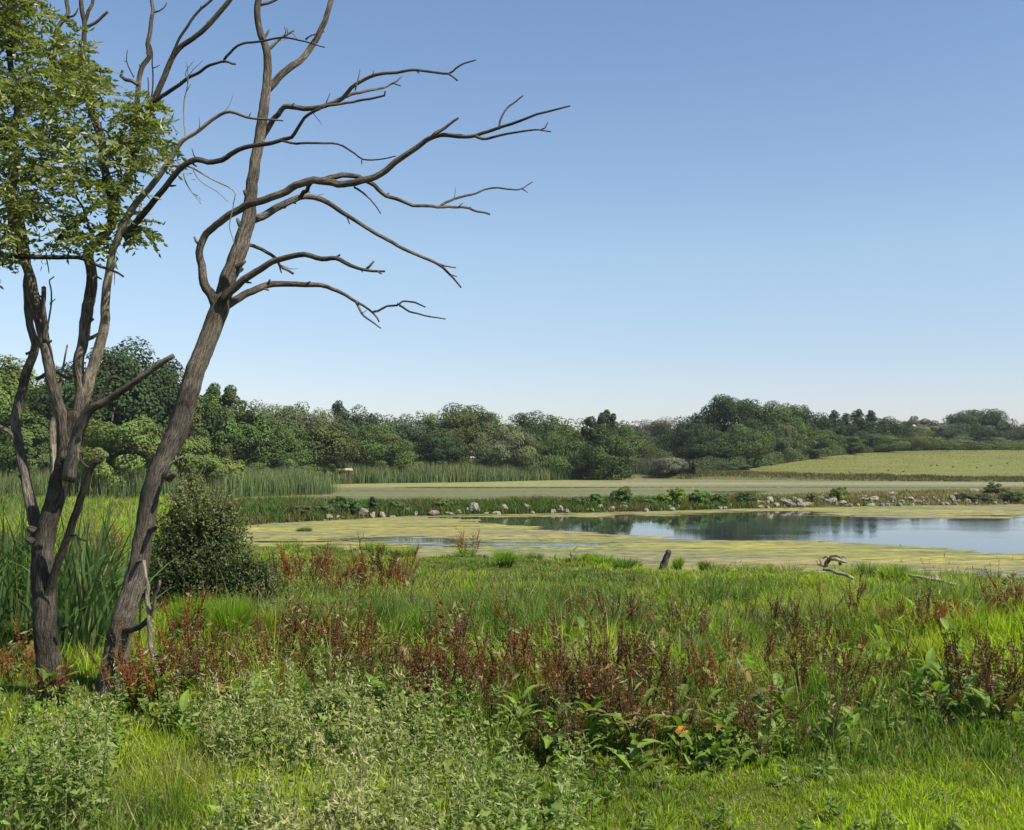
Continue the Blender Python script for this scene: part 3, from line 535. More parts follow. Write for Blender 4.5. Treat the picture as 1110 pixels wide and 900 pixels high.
def make_tree(name, px, top, wpx, d, kind, colname, label, cat="tree", group=None, basez=None, n=None, dscale=1.0, airy_trunk=False):
    x = float(P(px, 492, d)[0]); z0 = float(terrain(x, d)) - .05 if basez is None else basez
    zt = float(P(px, top, d)[2]); H = zt - z0; W = wpx * 1.12 * d / F; seed = int(abs(px) * 7 + d * 3 + top)
    root = empty(name, (x, d, z0), label, cat, group)
    rg = np.random.default_rng(seed)
    mb = MB(); n = n or int(np.clip(7000 + W * H * 150, 9000, 24000) * (1.5 if kind == 'dome' else 1))
    C = crown(mb, H, W, kind, np.array(PAL[colname]) * rg.uniform(.9, 1.12), seed, n=n, D=W * dscale, base=.05)
    o = mb.build("crown", M_far, root)
    tm = MB(); rt = .022 * H + .02
    tube(tm, [(0, 0, -.3), (rg.normal(0, .1), 0, H * .3), (rg.normal(0, .2), rg.normal(0, .2), H * .75)], [rt, rt * .8, rt * .3], step=.6, seg=7)
    for k in rg.choice(len(C), 7 if kind != 'airy' else 20, replace=False):
        c0 = C[k]; zb = min(H * .6, c0[2] * .6); tube(tm, [(0, 0, zb), c0 * np.array([.55, .55, .82]), c0], [rt * .45, rt * .28, rt * .12], step=.7, seg=5)
    tm.build("trunk", M_darkbark, root, smooth=True)
    BTREES.append(root); return root

W_ = "far wood behind the pond"
T = [  # px, top, width px, distance, kind, colour, label
 (-30, 372, 90, 92, 'broad', 'light', "light green bushy tree cut off by the left edge, behind both near trees"),
 (22, 382, 88, 96, 'broad', 'light', "yellowish green broad tree behind the left stems of the near leafy tree"),
 (68, 400, 60, 99, 'broad', 'mid', "mid green tree seen between the forked stems of the near leafy tree"),
 (122, 372, 132, 92, 'dome', 'dark', "huge dark domed oak rising between the two near trees"),
 (168, 398, 84, 101, 'broad', 'dark', "dark slope of foliage just left of the leaning dead trunk, right of the huge dome"),
 (30, 442, 80, 82, 'shrub', 'mid', "low green bush mass behind the reeds at far left edge"),
 (128, 450, 96, 78, 'shrub', 'light', "large feathery light green willow bush in front of the huge dark oak"),
 (200, 470, 84, 80, 'shrub', 'light', "sloping light green willow bush directly right of the leaning dead trunk"),
 (250, 496, 44, 84, 'shrub', 'light', "small yellow green bush at the reed edge below the tall tree with gaps"),
 (243, 419, 66, 116, 'airy', 'mid', "tall tree with sky gaps in its top, just right of the leaning dead trunk"),
 (224, 428, 62, 104, 'broad', 'mid', "dark layered tree beside the leaning dead trunk, in front of the tree with sky gaps"),
 (268, 440, 60, 108, 'broad', 'mid', "green layered tree between the tree with sky gaps and the pale willow"),
 (318, 433, 88, 122, 'willow', 'grey', "rounded pale grey green willow crown, palest in the left wood"),
 (300, 456, 66, 112, 'broad', 'mid', "dark layered tree in front of the pale willow crown's left side"),
 (352, 452, 60, 118, 'broad', 'olive', "olive green tree in front of the pale willow crown's right side"),
 (366, 437, 56, 132, 'conifer', 'blue', "dark spiky topped tree immediately right of the pale willow crown"),
 (392, 444, 60, 136, 'broad', 'dark', "dark tree with uneven top above the small white board"),
 (408, 458, 74, 124, 'broad', 'mid', "broad mid green tree right behind the small white board"),
 (442, 450, 62, 140, 'broad', 'blue', "bluish green tree with pointed top between board and the first upright boulder"),
 (470, 446, 60, 142, 'broad', 'mid', "mid green tree on the skyline above the large pair of boulders"),
 (505, 441, 76, 142, 'broad', 'olive', "wide olive green tree forming the highest part of the wood's middle"),
 (478, 466, 62, 128, 'broad', 'dark', "dark lower tree in the front row left of the wood's highest middle"),
 (536, 446, 60, 146, 'broad', 'mid', "green skyline tree just right of the wood's highest middle"),
 (548, 460, 70, 132, 'willow', 'grey', "greyish willow in the front row of the wood's middle"),
 (572, 447, 50, 150, 'broad', 'dark', "dark round topped tree on the skyline, between middle rise and lone knobbly tree"),
 (600, 452, 56, 148, 'broad', 'mid', "mid green tree on skyline above the front row grey willow's right side"),
 (604, 466, 74, 136, 'willow', 'mid', "sloping feathery green tree leaning over the reeds, right of grey willow"),
 (628, 455, 50, 142, 'broad', 'olive', "olive tree left of the lone knobbly tree on the skyline"),
 (648, 446, 42, 138, 'airy', 'dark', "lone knobbly tree with open crown sticking out above the wood, left of the gap"),
 (658, 466, 56, 134, 'broad', 'mid', "bright sided tree at the left side of the gap in the wood"),
 (678, 457, 46, 160, 'broad', 'mid', "mid green tree behind the gap in the wood, left one"),
 (702, 456, 56, 230, 'broad', 'rust', "brownish green distant tree seen through the gap in the wood"),
 (726, 455, 56, 222, 'broad', 'rust', "brown tinted distant tree next to the dark domed group"),
 (690, 470, 84, 205, 'broad', 'blue', "dark blue green distant trees filling the bottom of the gap"),
 (757, 452, 62, 150, 'broad', 'dark', "dark leafy tree at the left shoulder of the great dark dome"),
 (795, 430, 84, 158, 'dome', 'dark', "great dark domed tree, tallest tree right of the gap"),
 (770, 468, 56, 146, 'broad', 'dark', "low dark tree in front of the great dark dome's left half"),
 (806, 458, 58, 149, 'broad', 'mid', "lighter green tree in front of the great dark dome's right half"),
 (823, 446, 34, 160, 'broad', 'rust', "reddish brown tinged tree on the right flank of the great dark dome"),
 (847, 437, 54, 172, 'dome', 'mid', "round topped green tree, second highest right of the gap"),
 (840, 458, 46, 160, 'willow', 'grey', "grey green willow in front of the second highest dome"),
 (872, 439, 42, 178, 'broad', 'dark', "dark tree with pointed crown right of the second highest dome"),
 (880, 462, 58, 168, 'broad', 'mid', "low mid green tree at hedge end below the pointed dark tree"),
 (893, 452, 34, 186, 'conifer', 'rust', "purplish brown slim conifer at left end of the spruce row"),
 (905, 446, 40, 190, 'conifer', 'dark', "dark spruce, leftmost tall one of the spruce row"),
 (918, 449, 36, 192, 'conifer', 'dark', "dark spruce, second tall one of the spruce row"),
 (930, 445, 44, 194, 'conifer', 'dark', "tallest dark spruce in the middle of the spruce row"),
 (944, 446, 40, 196, 'conifer', 'blue', "bluish spruce just right of the tallest spruce"),
 (921, 472, 40, 184, 'shrub', 'mid', "round green bush in front of the spruce row"),
 (966, 451, 46, 205, 'broad', 'dark', "dark flat topped pine at the right end of the spruce row"),
 (958, 470, 50, 196, 'broad', 'mid', "mid green bush tree below the flat topped pine"),
 (995, 452, 44, 214, 'airy', 'pale', "pale thin leaved tree with visible branches beside the big dark round tree"),
 (988, 466, 62, 207, 'broad', 'olive', "low olive green thicket under the pale thin leaved tree"),
 (1024, 458, 44, 226, 'dome', 'blue', "round dark tree left of the big dark round tree on the field top"),
 (1058, 444, 62, 228, 'dome', 'dark', "big dark round tree on the top of the field at right"),
 (1098, 461, 48, 236, 'dome', 'blue', "dark rounded tree at the right edge of the picture on the field top"),
 (1140, 456, 60, 236, 'dome', 'dark', "dark tree just beyond the right edge of the field top"),
 (1200, 452, 70, 236, 'broad', 'mid', "green tree on the field top outside the right edge"),
 (-110, 380, 110, 95, 'broad', 'mid', "green tree beyond the left edge of the wood"),
]
for px_, top_, w__, d_, kind_, c_, lab_ in T:
    nm = {'conifer': 'spruce_tree', 'willow': 'willow_tree', 'dome': 'oak_tree', 'shrub': 'bush'}.get(kind_, 'broadleaf_tree')
    make_tree(nm, px_, top_, w__, d_, kind_, c_, lab_, cat=("bush" if kind_ == 'shrub' else "tree"), group="trees and bushes of the far wood", dscale=.8)
# bushes along the foot of the wood
U_ = [(276, 498, 44, 92, 'mid'), (318, 497, 56, 96, 'mid'), (352, 500, 44, 118, 'light'), (398, 490, 36, 124, 'dark'), (436, 498, 50, 126, 'light'), (470, 502, 36, 128, 'light'), (496, 494, 60, 132, 'light'), (530, 502, 40, 134, 'mid'),
      (566, 496, 50, 136, 'mid'), (594, 504, 34, 136, 'light'), (628, 500, 52, 140, 'mid'), (656, 504, 44, 142, 'light'), (672, 500, 40, 150, 'mid'), (702, 496, 46, 156, 'light'), (716, 488, 50, 168, 'olive'), (760, 502, 26, 145, 'grey'), (782, 500, 36, 144, 'dark'), (800, 502, 34, 146, 'dark'), (826, 500, 24, 153, 'mid'),
      (1010, 472, 44, 216, 'olive'), (1038, 473, 42, 219, 'grey'), (1078, 474, 44, 221, 'grey'), (1115, 476, 44, 222, 'mid'), (1024, 480, 30, 212, 'mid'), (1058, 478, 36, 214, 'olive'), (1097, 479, 34, 216, 'light')]
ULAB = ["low green bush behind the left reed bed under the layered trees", "wide green bush behind the reeds under the pale willow", "light green bush at the inner corner of the reeds", "dark round bush directly behind the small white board",
        "light green willow scrub right of the small white board", "small light bush between two scrub patches above the paired boulders", "wide light green scrub under the wood's highest middle", "small mid green bush above the tall upright boulder",
        "mid green bush under the front row grey willow", "small light bush at foot of the sloping feathery tree", "green bush below the lone knobbly tree", "light green bush at left foot of the gap", "rounded scrub in the middle of the gap below pale track",
        "light scrub in the gap left of the round grey bush", "olive scrub slope behind the round grey bush", "small grey green bush just right of the round grey bush", "dark bush under the great dark dome", "wide dark bush at the hedge's left end", "mid green bush where the hedge starts up the hill",
        "grey green scrub at field top left of the big round tree", "pale scrub right under the round dark tree at field top", "grey scrub below the big dark round tree", "green scrub at field top by the right edge", "small bush on the field top between two larger scrub patches at left", "low olive bush on the field top straight under the big dark round tree", "light green low bush on the field top near the right edge"]
for (px_, top_, w__, d_, c_), lab_ in zip(U_, ULAB):
    make_tree("bush", px_, top_, w__, d_, 'shrub', c_, lab_, cat="bush", group="bushes at the foot of the wood", n=5000)
make_tree("bush", 727, 495, 36, 143, 'dome', 'pale', "round pale grey green bush like a ball at the foot of the gap", cat="bush", n=8000)
# hedge along the field edge
hm = MB(); rg = np.random.default_rng(5)
hp = np.array([xd(752, 141), xd(800, 146), xd(870, 166), xd(940, 195), xd(1000, 216), xd(1130, 219), xd(1300, 222)])
tt = rg.uniform(0, 1, 46000); hx = np.interp(tt, np.linspace(0, 1, 7), hp[:, 0]); hy = np.interp(tt, np.linspace(0, 1, 7), hp[:, 1])
hh = 1.35 + .7 * fbm(hx * .35, hy * .35, 61); ang = rg.uniform(0, math.pi, len(tt)); rr = rg.uniform(.75, 1.05, len(tt))
hy2 = hy + np.cos(ang) * 1.3 * rr; hz_ = terrain(hx, hy2) + np.sin(ang) * hh * rr
nr = np.stack([rg.normal(0, .5, len(tt)), np.cos(ang), np.sin(ang) + .2], 1) + rg.normal(0, .45, (len(tt), 3))
cl = np.array([.062, .085, .028])[None] * (.6 + .8 * fbm(hx * .5, hy * .5, 62))[:, None] * rg.uniform(.7, 1.3, (len(tt), 1))
leaves(hm, np.stack([hx, hy2, hz_], 1), nr, rg.uniform(.2, .42, len(tt)), rg.uniform(.15, .3, len(tt)), cl, rg=rg)
h0 = hm.build("hedge", M_far); tag(h0, "long low clipped looking green hedge climbing along the field's upper edge", "hedge")
# pale track through the gap
m_track, n, l, b, out = newmat("pale_gravel"); b.inputs["Roughness"].default_value = 1
ns = n.new("ShaderNodeTexNoise"); ns.inputs["Scale"].default_value = 1.5; ns.inputs["Detail"].default_value = 6
cr = n.new("ShaderNodeValToRGB"); cr.color_ramp.elements[0].color = (.30, .25, .18, 1); cr.color_ramp.elements[1].color = (.62, .56, .46, 1); l.new(ns.outputs[0], cr.inputs[0]); l.new(cr.outputs[0], b.inputs["Base Color"])
pm = MB(); c1 = P(664, 495, 176); c2 = P(694, 490.5, 186); nn = 14; vs = []
for k in range(nn):
    s = k / (nn - 1); c = c1 * (1 - s) + c2 * s + np.array([0, 0, .12 * math.sin(k * 2.1)]); vs += [c + (0, -1.6, -.35), c + (0, 1.8, .32), c + (0, 1.9, -1.2), c + (0, -1.7, -1.2)]
f4 = []
for k in range(nn - 1):
    for j in range(4): f4.append((k * 4 + j, k * 4 + (j + 1) % 4, k * 4 + 4 + (j + 1) % 4, k * 4 + 4 + j))
f4 += [(3, 2, 1, 0), (nn * 4 - 4, nn * 4 - 3, nn * 4 - 2, nn * 4 - 1)]
pm.add(vs, f4=f4); tag(pm.build("path", m_track), kind="structure")

# ---------------------------------------------------------------- reeds
def reeds(name, label, cx, cy, n, h, seed, c1=(.10, .155, .05), wd=.035, tip=(.27, .21, .11), dz=0):
    rg = np.random.default_rng(seed); mb = MB()
    cx = cx + rg.normal(0, .7, n); cy = cy + rg.normal(0, .6, n)
    z = terrain(cx, cy); z = np.maximum(z, -.15) + dz
    hv = h * rg.uniform(.6, 1.15, n) * (.6 + .8 * fbm(cx * .45, cy * .3, seed))
    cl = np.array(c1)[None] * rg.uniform(.6, 1.45, (n, 1)) * (.75 + .5 * fbm(cx * .4, cy * .4, seed + 3))[:, None]
    straw = rg.random(n) < .09; cl[straw] = np.array([.26, .21, .11]) * rg.uniform(.6, 1.1, (straw.sum(), 1)); hv[straw] *= .8
    tc_ = np.where(rg.random((n, 1)) < .35, np.array(tip)[None], cl)
    blades(mb, np.stack([cx, cy, z], 1), hv, rg.normal(0, .13, (n, 2)) * hv[:, None], np.full(n, wd) * rg.uniform(.7, 1.4, n), cl, tipcol=tc_, rg=rg)
    o = mb.build(name, M_reed); tag(o, label, "reeds", kind="stuff"); return o
def inreg(n, pg, seed):
    rg = np.random.default_rng(seed); pg = np.array(pg); lo, hi = pg.min(0), pg.max(0); out = []
    tot = 0
    while tot < n:
        q = rg.uniform(lo, hi, (n * 2, 2)); q = q[sdist(q[:, 0], q[:, 1], pg) > 0]; out.append(q); tot += len(q)
    q = np.concatenate(out)[:n]; return q[:, 0], q[:, 1]
x_, y_ = inreg(26000, [xd(-150, 76), xd(180, 76), xd(300, 83), xd(350, 86), xd(352, 93), xd(300, 92), xd(150, 86), xd(-150, 86)], 71)
reeds("reed_bed", "tall reed bed with straw coloured feet reaching in from the left into the far pond", x_, y_, 26000, 1.75, 72)
x_, y_ = inreg(26000, [xd(350, 115.5), xd(420, 119), xd(500, 123), xd(600, 133), xd(612, 135), xd(640, 142), xd(600, 143), xd(500, 131), xd(420, 126), xd(345, 122)], 73)
reeds("reed_bed", "long strip of green reeds along the far shore beneath the wood", x_, y_, 26000, 1.65, 74, wd=.05)
x_, y_ = inreg(7000, [xd(662, 145.5), xd(700, 147), xd(742, 142), xd(745, 147), xd(700, 153), xd(658, 150)], 75)
reeds("reed_bed", "short dark reed patch at the foot of the gap left of the ball shaped bush", x_, y_, 7000, 1.6, 76, wd=.07, c1=(.06, .09, .045))
x_, y_ = inreg(16000, [xd(740, 139), xd(770, 138.3), xd(900, 130.4), xd(1110, 124.4), xd(1400, 122.4), xd(1400, 124.5), xd(1110, 126.5), xd(900, 132.5), xd(770, 141), xd(735, 142)], 77)
reeds("grass_strip", "rough brown and green grass strip between the far pond and the sloping field", x_, y_, 16000, .32, 78, wd=.07, c1=(.11, .115, .04), tip=(.2, .12, .06))
bpy.data.objects["grass_strip"]["category"] = "grass"
# small board on a post in the far reeds
bd = empty("sign_board", (float(P(378, 520, 115)[0]), 115, 0), "small pale flat board on a post standing in front of the far reeds", "board")
b1 = MB()
def box(mb, c, s, col=(1, 1, 1), rot=0):
    c = np.array(c); s = np.array(s) / 2; v = np.array([(i, j, k) for i in (-1, 1) for j in (-1, 1) for k in (-1, 1)]) * s
    cr_, sr_ = math.cos(rot), math.sin(rot); v = np.stack([v[:, 0] * cr_ + v[:, 2] * sr_, v[:, 1], -v[:, 0] * sr_ + v[:, 2] * cr_], 1) + c
    mb.add(v, f4=[(0, 1, 3, 2), (4, 6, 7, 5), (0, 4, 5, 1), (2, 3, 7, 6), (0, 2, 6, 4), (1, 5, 7, 3)], c=col)
m_board, n, l, b, out = newmat("pale_painted_wood"); b.inputs["Base Color"].default_value = (.62, .50, .42, 1); b.inputs["Roughness"].default_value = .7
box(b1, (0, 0, 1.55), (.75, .5, .14), rot=.05); box(b1, (0, 0, 1.66), (.62, .42, .05), rot=.05); b1.build("board", m_board, bd)
b2 = MB(); tube(b2, [(.02, 0, -.4), (0, 0, .7), (0, 0, 1.5)], [.06, .055, .05], step=.3); b2.build("post", M_post, bd, smooth=True)

# ---------------------------------------------------------------- boulders
def rock_mesh(seed, mat):
    rg = np.random.default_rng(seed); nu, nv = 14, 9
    th = np.arange(nu) / nu * 2 * math.pi; ph = (np.arange(1, nv)) / nv * math.pi
    TH, PH = np.meshgrid(th, ph); d = np.stack([np.sin(PH) * np.cos(TH), np.sin(PH) * np.sin(TH), np.cos(PH)], -1).reshape(-1, 3)
    d = np.concatenate([d, [[0, 0, 1], [0, 0, -1]]]); r = np.ones(len(d))
    for k in range(14):
        n_ = unit(rg.normal(size=3)); h = rg.uniform(.55, .85); dt = d @ n_; r = np.where(dt * r > h, h / np.maximum(dt, .01), r)
    r *= 1 + .05 * rg.normal(size=len(d)); v = d * r[:, None]
    m = nv - 1; f4 = [(i * nu + k, (i + 1) * nu + k, (i + 1) * nu + (k + 1) % nu, i * nu + (k + 1) % nu) for i in range(m - 1) for k in range(nu)]
    f3 = [(k, (k + 1) % nu, m * nu) for k in range(nu)] + [((m - 1) * nu + (k + 1) % nu, (m - 1) * nu + k, m * nu + 1) for k in range(nu)]
    mb = MB(); mb.add(v, f3=f3, f4=f4); return mb.mesh("boulder", mat)
def rock_mat(name, c1, c2, c3):
    m, n, l, b, out = newmat(name); tc = n.new("ShaderNodeTexCoord"); ns = n.new("ShaderNodeTexNoise"); ns.inputs["Scale"].default_value = 2.2; ns.inputs["Detail"].default_value = 8; ns.inputs["Roughness"].default_value = .7
    oi = n.new("ShaderNodeObjectInfo"); ad = n.new("ShaderNodeVectorMath"); ad.operation = 'ADD'; l.new(tc.outputs["Object"], ad.inputs[0]); l.new(oi.outputs["Location"], ad.inputs[1]); l.new(ad.outputs[0], ns.inputs[0])
    cr = n.new("ShaderNodeValToRGB"); cr.color_ramp.elements[0].position = .32; cr.color_ramp.elements[0].color = (*c1, 1); cr.color_ramp.elements[1].position = .68; cr.color_ramp.elements[1].color = (*c3, 1); e = cr.color_ramp.elements.new(.5); e.color = (*c2, 1)
    l.new(ns.outputs[0], cr.inputs[0]); l.new(cr.outputs[0], b.inputs["Base Color"]); b.inputs["Roughness"].default_value = .9
    bp = n.new("ShaderNodeBump"); bp.inputs["Distance"].default_value = .05; l.new(ns.outputs[0], bp.inputs["Height"]); l.new(bp.outputs[0], b.inputs["Normal"]); return m
RM = [rock_mat("grey_stone", (.09, .08, .062), (.18, .158, .125), (.28, .245, .195)), rock_mat("pale_stone", (.12, .105, .08), (.22, .19, .145), (.34, .295, .235)), rock_mat("dark_stone", (.06, .055, .045), (.13, .115, .095), (.22, .19, .16))]
RMESH = [[rock_mesh(100 + k, m) for k in range(6)] for m in RM]
rg = np.random.default_rng(31); STONES = []
def near_edge_py(px): return lerp_pts(px, [(238, 573), (290, 568), (350, 565), (450, 559.5), (560, 557.5), (650, 556), (800, 552), (950, 549), (1110, 547), (1400, 546)])
def rock(px, py, w, h, tone, label, group=None, back=0.0):
    e0 = float(G(px, near_edge_py(px))[1]); ds = np.linspace(e0 - .3, e0 + 11, 60); pp = np.array([P(px, py + h * .42, d) for d in ds]); tz = np.maximum(terrain(pp[:, 0], pp[:, 1]), 0)
    k = int(np.argmax(pp[:, 2] <= tz + .02)) if np.any(pp[:, 2] <= tz + .02) else 0; k = int(np.argmin(np.abs(pp[:, 2] - tz))) ; d = float(ds[k]); x = float(pp[k, 0]); s = d / F
    o = bpy.data.objects.new("boulder", RMESH[tone][int(rg.integers(6))]); COL.objects.link(o)
    o.scale = (w * s * .58, max(w, h) * s * .5, h * s * .64); tz = max(float(terrain(x, d)), -.05)
    o.location = (x, d, tz + h * s * .32); STONES.append((x, d, w * s)); o.rotation_euler = (rg.uniform(-.2, .2), rg.uniform(-.25, .25), rg.uniform(0, 6.28) if w < 1.3 * h else rg.uniform(-.3, .3))
    tag(o, label, "boulder", group or "boulders along the stone dam between the ponds"); return o
HR = [(356, 560, 9, 6, 0, "small grey boulder at the left end of the dam, half in weeds"), (366, 560, 6, 4, 1, "leftmost small white boulder at the water's edge"), (372, 561.5, 4, 3, 1, "tiny white boulder just right of the leftmost white one"),
 (390, 553, 17, 11, 2, "large dark grey rounded boulder, first big one from the left"), (400, 549.5, 9, 7, 0, "grey boulder leaning behind the first big dark boulder"), (404, 558.5, 7, 7, 1, "upright pale boulder in front of the first big dark boulder"),
 (414, 557.5, 8, 8, 1, "pale pointed boulder standing right of the first big dark boulder"), (425, 560, 8, 3.5, 1, "flat white boulder lying at the water, left of the stacked pair"), (418, 551, 7, 6, 0, "grey boulder behind the flat white one"),
 (446, 548, 14, 6, 0, "pale capped boulder lying on top of the dark stacked pair"), (443, 553, 12, 6, 2, "dark boulder under the pale capped boulder"), (450, 557, 8, 5, 0, "small grey boulder at the foot of the stacked pair"), (458, 551, 9, 5, 1, "pale boulder between the stacked pair and the big split boulder"),
 (470, 549.5, 13, 9, 1, "large pale split boulder, upper half"), (470, 555.5, 14, 7, 0, "large grey boulder below the pale split boulder"), (488, 556, 11, 3.5, 1, "long flat pale boulder left of the tall upright boulder"),
 (498, 555, 12, 5, 0, "broad low grey boulder in front of the tall upright boulder"), (499, 548.5, 9, 5, 0, "grey boulder behind the broad low one"), (508, 553, 6, 6, 1, "small pale boulder touching the left foot of the tall upright boulder"), (515, 550, 12, 13, 1, "tall upright pale boulder, the highest on the whole dam"),
 (527, 556.5, 9, 3, 1, "flat pale boulder at the water right of the tall upright boulder"), (536, 549, 10, 7, 0, "grey boulder second right of the tall upright boulder"), (538, 555.5, 14, 4.5, 1, "long pale boulder at the waterline under two grey boulders"), (546, 550, 10, 10, 0, "square grey boulder at the end of the left boulder cluster"),
 (570, 550, 9, 7, 0, "grey boulder alone in the greenery right of the left cluster"), (577, 555, 8, 4, 0, "low grey boulder near the water, right of the left cluster"), (603, 546, 10, 8, 0, "brownish grey boulder on top of the mid dam pile"), (608, 552, 8, 7, 1, "pale boulder in the mid dam pile"), (599, 554, 7, 5, 1, "small pale boulder left in the mid dam pile"), (614, 553, 9, 5, 0, "grey boulder right in the mid dam pile"),
 (640, 552, 11, 4, 1, "low pale boulder left of the tallest green dam bush"), (650, 549, 9, 5, 0, "grey boulder behind low pale boulder by the tallest dam bush"), (662, 551, 8, 5, 0, "grey boulder under the tallest green dam bush"), (676, 549, 10, 6, 0, "grey slab leaning below the tallest green dam bush"), (681, 546, 7, 5, 1, "small pale boulder right of the leaning grey slab")]
for r_ in HR: rock(*r_)
RUN = [(690, 775, 26, "small pale and grey boulders piled under the yellow green bushes of the dam"), (775, 830, 12, "small boulders at the water between the dark dam bush and the broad stone pile"), (825, 905, 30, "grey boulders of the broad stone pile on the right part of the dam"), (905, 970, 20, "small pale boulders low at the water right of the broad stone pile"), (960, 1045, 30, "whitish boulders in the brightest stretch at the right end of the dam"), (1045, 1160, 16, "boulders half hidden in weeds at the far right of the dam")]
for a, b_, n_, lb in RUN:
    for k in range(n_):
        pxx = a + (b_ - a) * (k + rg.uniform(-.9, 1.9)) / n_; row = rg.integers(0, 3); w__ = rg.uniform(4, 8.5) if a != 825 else rg.uniform(6, 11); h__ = w__ * rg.uniform(.5, .9)
        w__ *= rg.choice([.45, .6, .9, 1.2, 1.6], p=[.2, .25, .3, .18, .07]); h__ *= rg.choice([.6, .8, 1.05])
        rock(pxx, near_edge_py(pxx) - 2 - row * 3.2 - (2 if a == 825 else 0), w__, h__, int(rg.choice([0, 1, 2, 1])) if a != 960 else int(rg.choice([1, 1, 0])), lb, group=lb, back=row * .9)
# pale sand bank on the dam at right
rg = np.random.default_rng(33)
for pxx, pyy, w__, h__, lb in ((1056, 532, 17, 6, "broad pale sandy boulder slab on the dam's crest at right"), (1070, 533.5, 12, 4, "pale pinkish slab next to the broad sandy one"), (1035, 536, 8, 4, "small pale slab left of the sandy ones"), (1080, 535, 8, 4, "small tan slab at the right end of the sandy ones"), (970, 535, 22, 4, "long low tan slab on the dam's crest"), (935, 538, 16, 3.5, "flat tan slab left on the dam's crest")):
    rock(pxx, pyy, w__, h__, 1, lb, back=6)

# ---------------------------------------------------------------- bushes on the dam
DB = [(375, 540, 26, 20, (.06, .12, .025), "dark green rounded weed bush at the left of the first big boulder"), (350, 548, 22, 12, (.07, .13, .03), "low light green weed clump at the left end of the dam"), (326, 550, 22, 11, (.10, .12, .04), "brownish green weed clump left on the dam"), (405, 540, 10, 14, (.04, .09, .02), "narrow dark weed bush between two pale boulders"), (432, 545, 14, 11, (.08, .13, .03), "grassy bush right of the flat white boulder"),
 (480, 543, 22, 12, (.10, .13, .03), "yellowish weeds between split boulder and flat boulder"), (566, 544, 12, 10, (.09, .16, .02), "small bright bush right of the left boulder cluster"), (580, 546, 12, 12, (.04, .08, .02), "dark bush beside the lone grey boulder"), (622, 546, 18, 12, (.07, .1, .04), "grey green bush right of the mid dam pile"), (646, 537, 15, 14, (.08, .17, .02), "bright green bush just left of the tallest dam bush"), (674, 531, 26, 22, (.09, .14, .03), "tallest green bush on the middle of the dam"), (635, 550, 12, 9, (.07, .1, .03), "low bush at the water left of the low pale boulder"),
 (718, 536, 15, 16, (.12, .19, .02), "yellow green bush, left one of the joined pair"), (735, 530, 19, 20, (.15, .20, .02), "brightest yellow green bush on the dam"), (758, 534, 20, 17, (.09, .19, .02), "vivid green bush right of the brightest yellow one"), (780, 538, 14, 14, (.06, .13, .02), "mid green bush between vivid and dark bushes"), (808, 536, 20, 12, (.04, .09, .02), "dark green low bush with two lobes"), (700, 544, 20, 12, (.07, .11, .03), "low green bush left of the yellow green pair"),
 (909, 528, 15, 19, (.14, .18, .03), "yellow green bush standing alone on the right dam"), (880, 538, 12, 9, (.10, .12, .03), "small olive bush at the edge of the broad stone pile"), (1046, 541, 20, 9, (.05, .08, .03), "low dark bush right of the whitish boulders"), (1095, 535, 22, 13, (.08, .10, .03), "olive bush on the dam near the right edge"), (1065, 541, 22, 7, (.05, .08, .03), "dark weeds under the sandy slab"), (1078, 526, 18, 6, (.09, .09, .04), "brown green weeds on the crest above the sandy slab")]
for k, (pxx, topy, w__, h__, c_, lb) in enumerate(DB):
    g = G(pxx, near_edge_py(pxx)); d = g[1] + 1.6 + (4 if topy < 530 and pxx > 1000 else 0); x = float(P(pxx, 500, d)[0]); z0 = float(terrain(x, d)); H = max(float(P(pxx, topy - 3, d)[2]) - z0, .45); W = w__ * 1.25 * d / F
    root = empty("dam_bush", (x, d, z0 - .03), lb, "bush", "bushes on the stone dam"); mb = MB(); crown(mb, H, W, 'shrub', c_, 900 + k, n=4500, ls=.085); mb.build("foliage", M_leaf, root)
    tm = MB()
    for j in range(3): tube(tm, [(0, 0, -.05), (rg.normal(0, .08) * W, 0, H * .3), (rg.normal(0, .2) * W, rg.normal(0, .1) * W, H * .7)], [.025, .02, .008], step=.2, seg=5)
    tm.build("stem", M_darkbark, root, smooth=True)

# ---------------------------------------------------------------- birds
def bird(px, d, label, group, face=1, z=None, scale=1.0):
    x = float(P(px, 500, d)[0]); z0 = float(terrain(x, d)) if z is None else z
    root = empty("bird", (x, d, z0), label, "bird", group)
    root.rotation_euler = (0, 0, 0 if face > 0 else math.pi); root.scale = (scale,) * 3
    b1 = MB(); tube(b1, [(-.2, 0, .2), (-.12, 0, .2), (0, 0, .2), (.1, 0, .23), (.15, 0, .31), (.17, 0, .38), (.205, 0, .39)], [.02, .07, .095, .075, .036, .04, .018], step=.03, seg=10, rough=0)
    for s in (-1, 1): tube(b1, [(0.02, s * .035, .15), (.02, s * .035, -.05)], [.012, .01], step=.1, seg=5, rough=0)
    b1.build("body", M_bird, root, smooth=True)
    b2 = MB(); tube(b2, [(.2, 0, .39), (.26, 0, .375)], [.014, .004], step=.03, seg=6, rough=0); b2.build("beak", M_post, root)
    b3 = MB(); b3.add([(-.17, -.03, .215), (-.17, .03, .215), (-.34, .035, .19), (-.34, -.035, .19), (-.17, -.03, .195), (-.17, .03, .195), (-.34, .035, .178), (-.34, -.035, .178)], f4=[(0, 1, 2, 3), (7, 6, 5, 4), (0, 4, 5, 1), (1, 5, 6, 2), (2, 6, 7, 3), (3, 7, 4, 0)]); b3.build("tail", M_bird, root)
m_b, n, l, b, out = newmat("dark_feathers"); b.inputs["Base Color"].default_value = (.02, .02, .022, 1); b.inputs["Roughness"].default_value = .6; M_bird = m_b
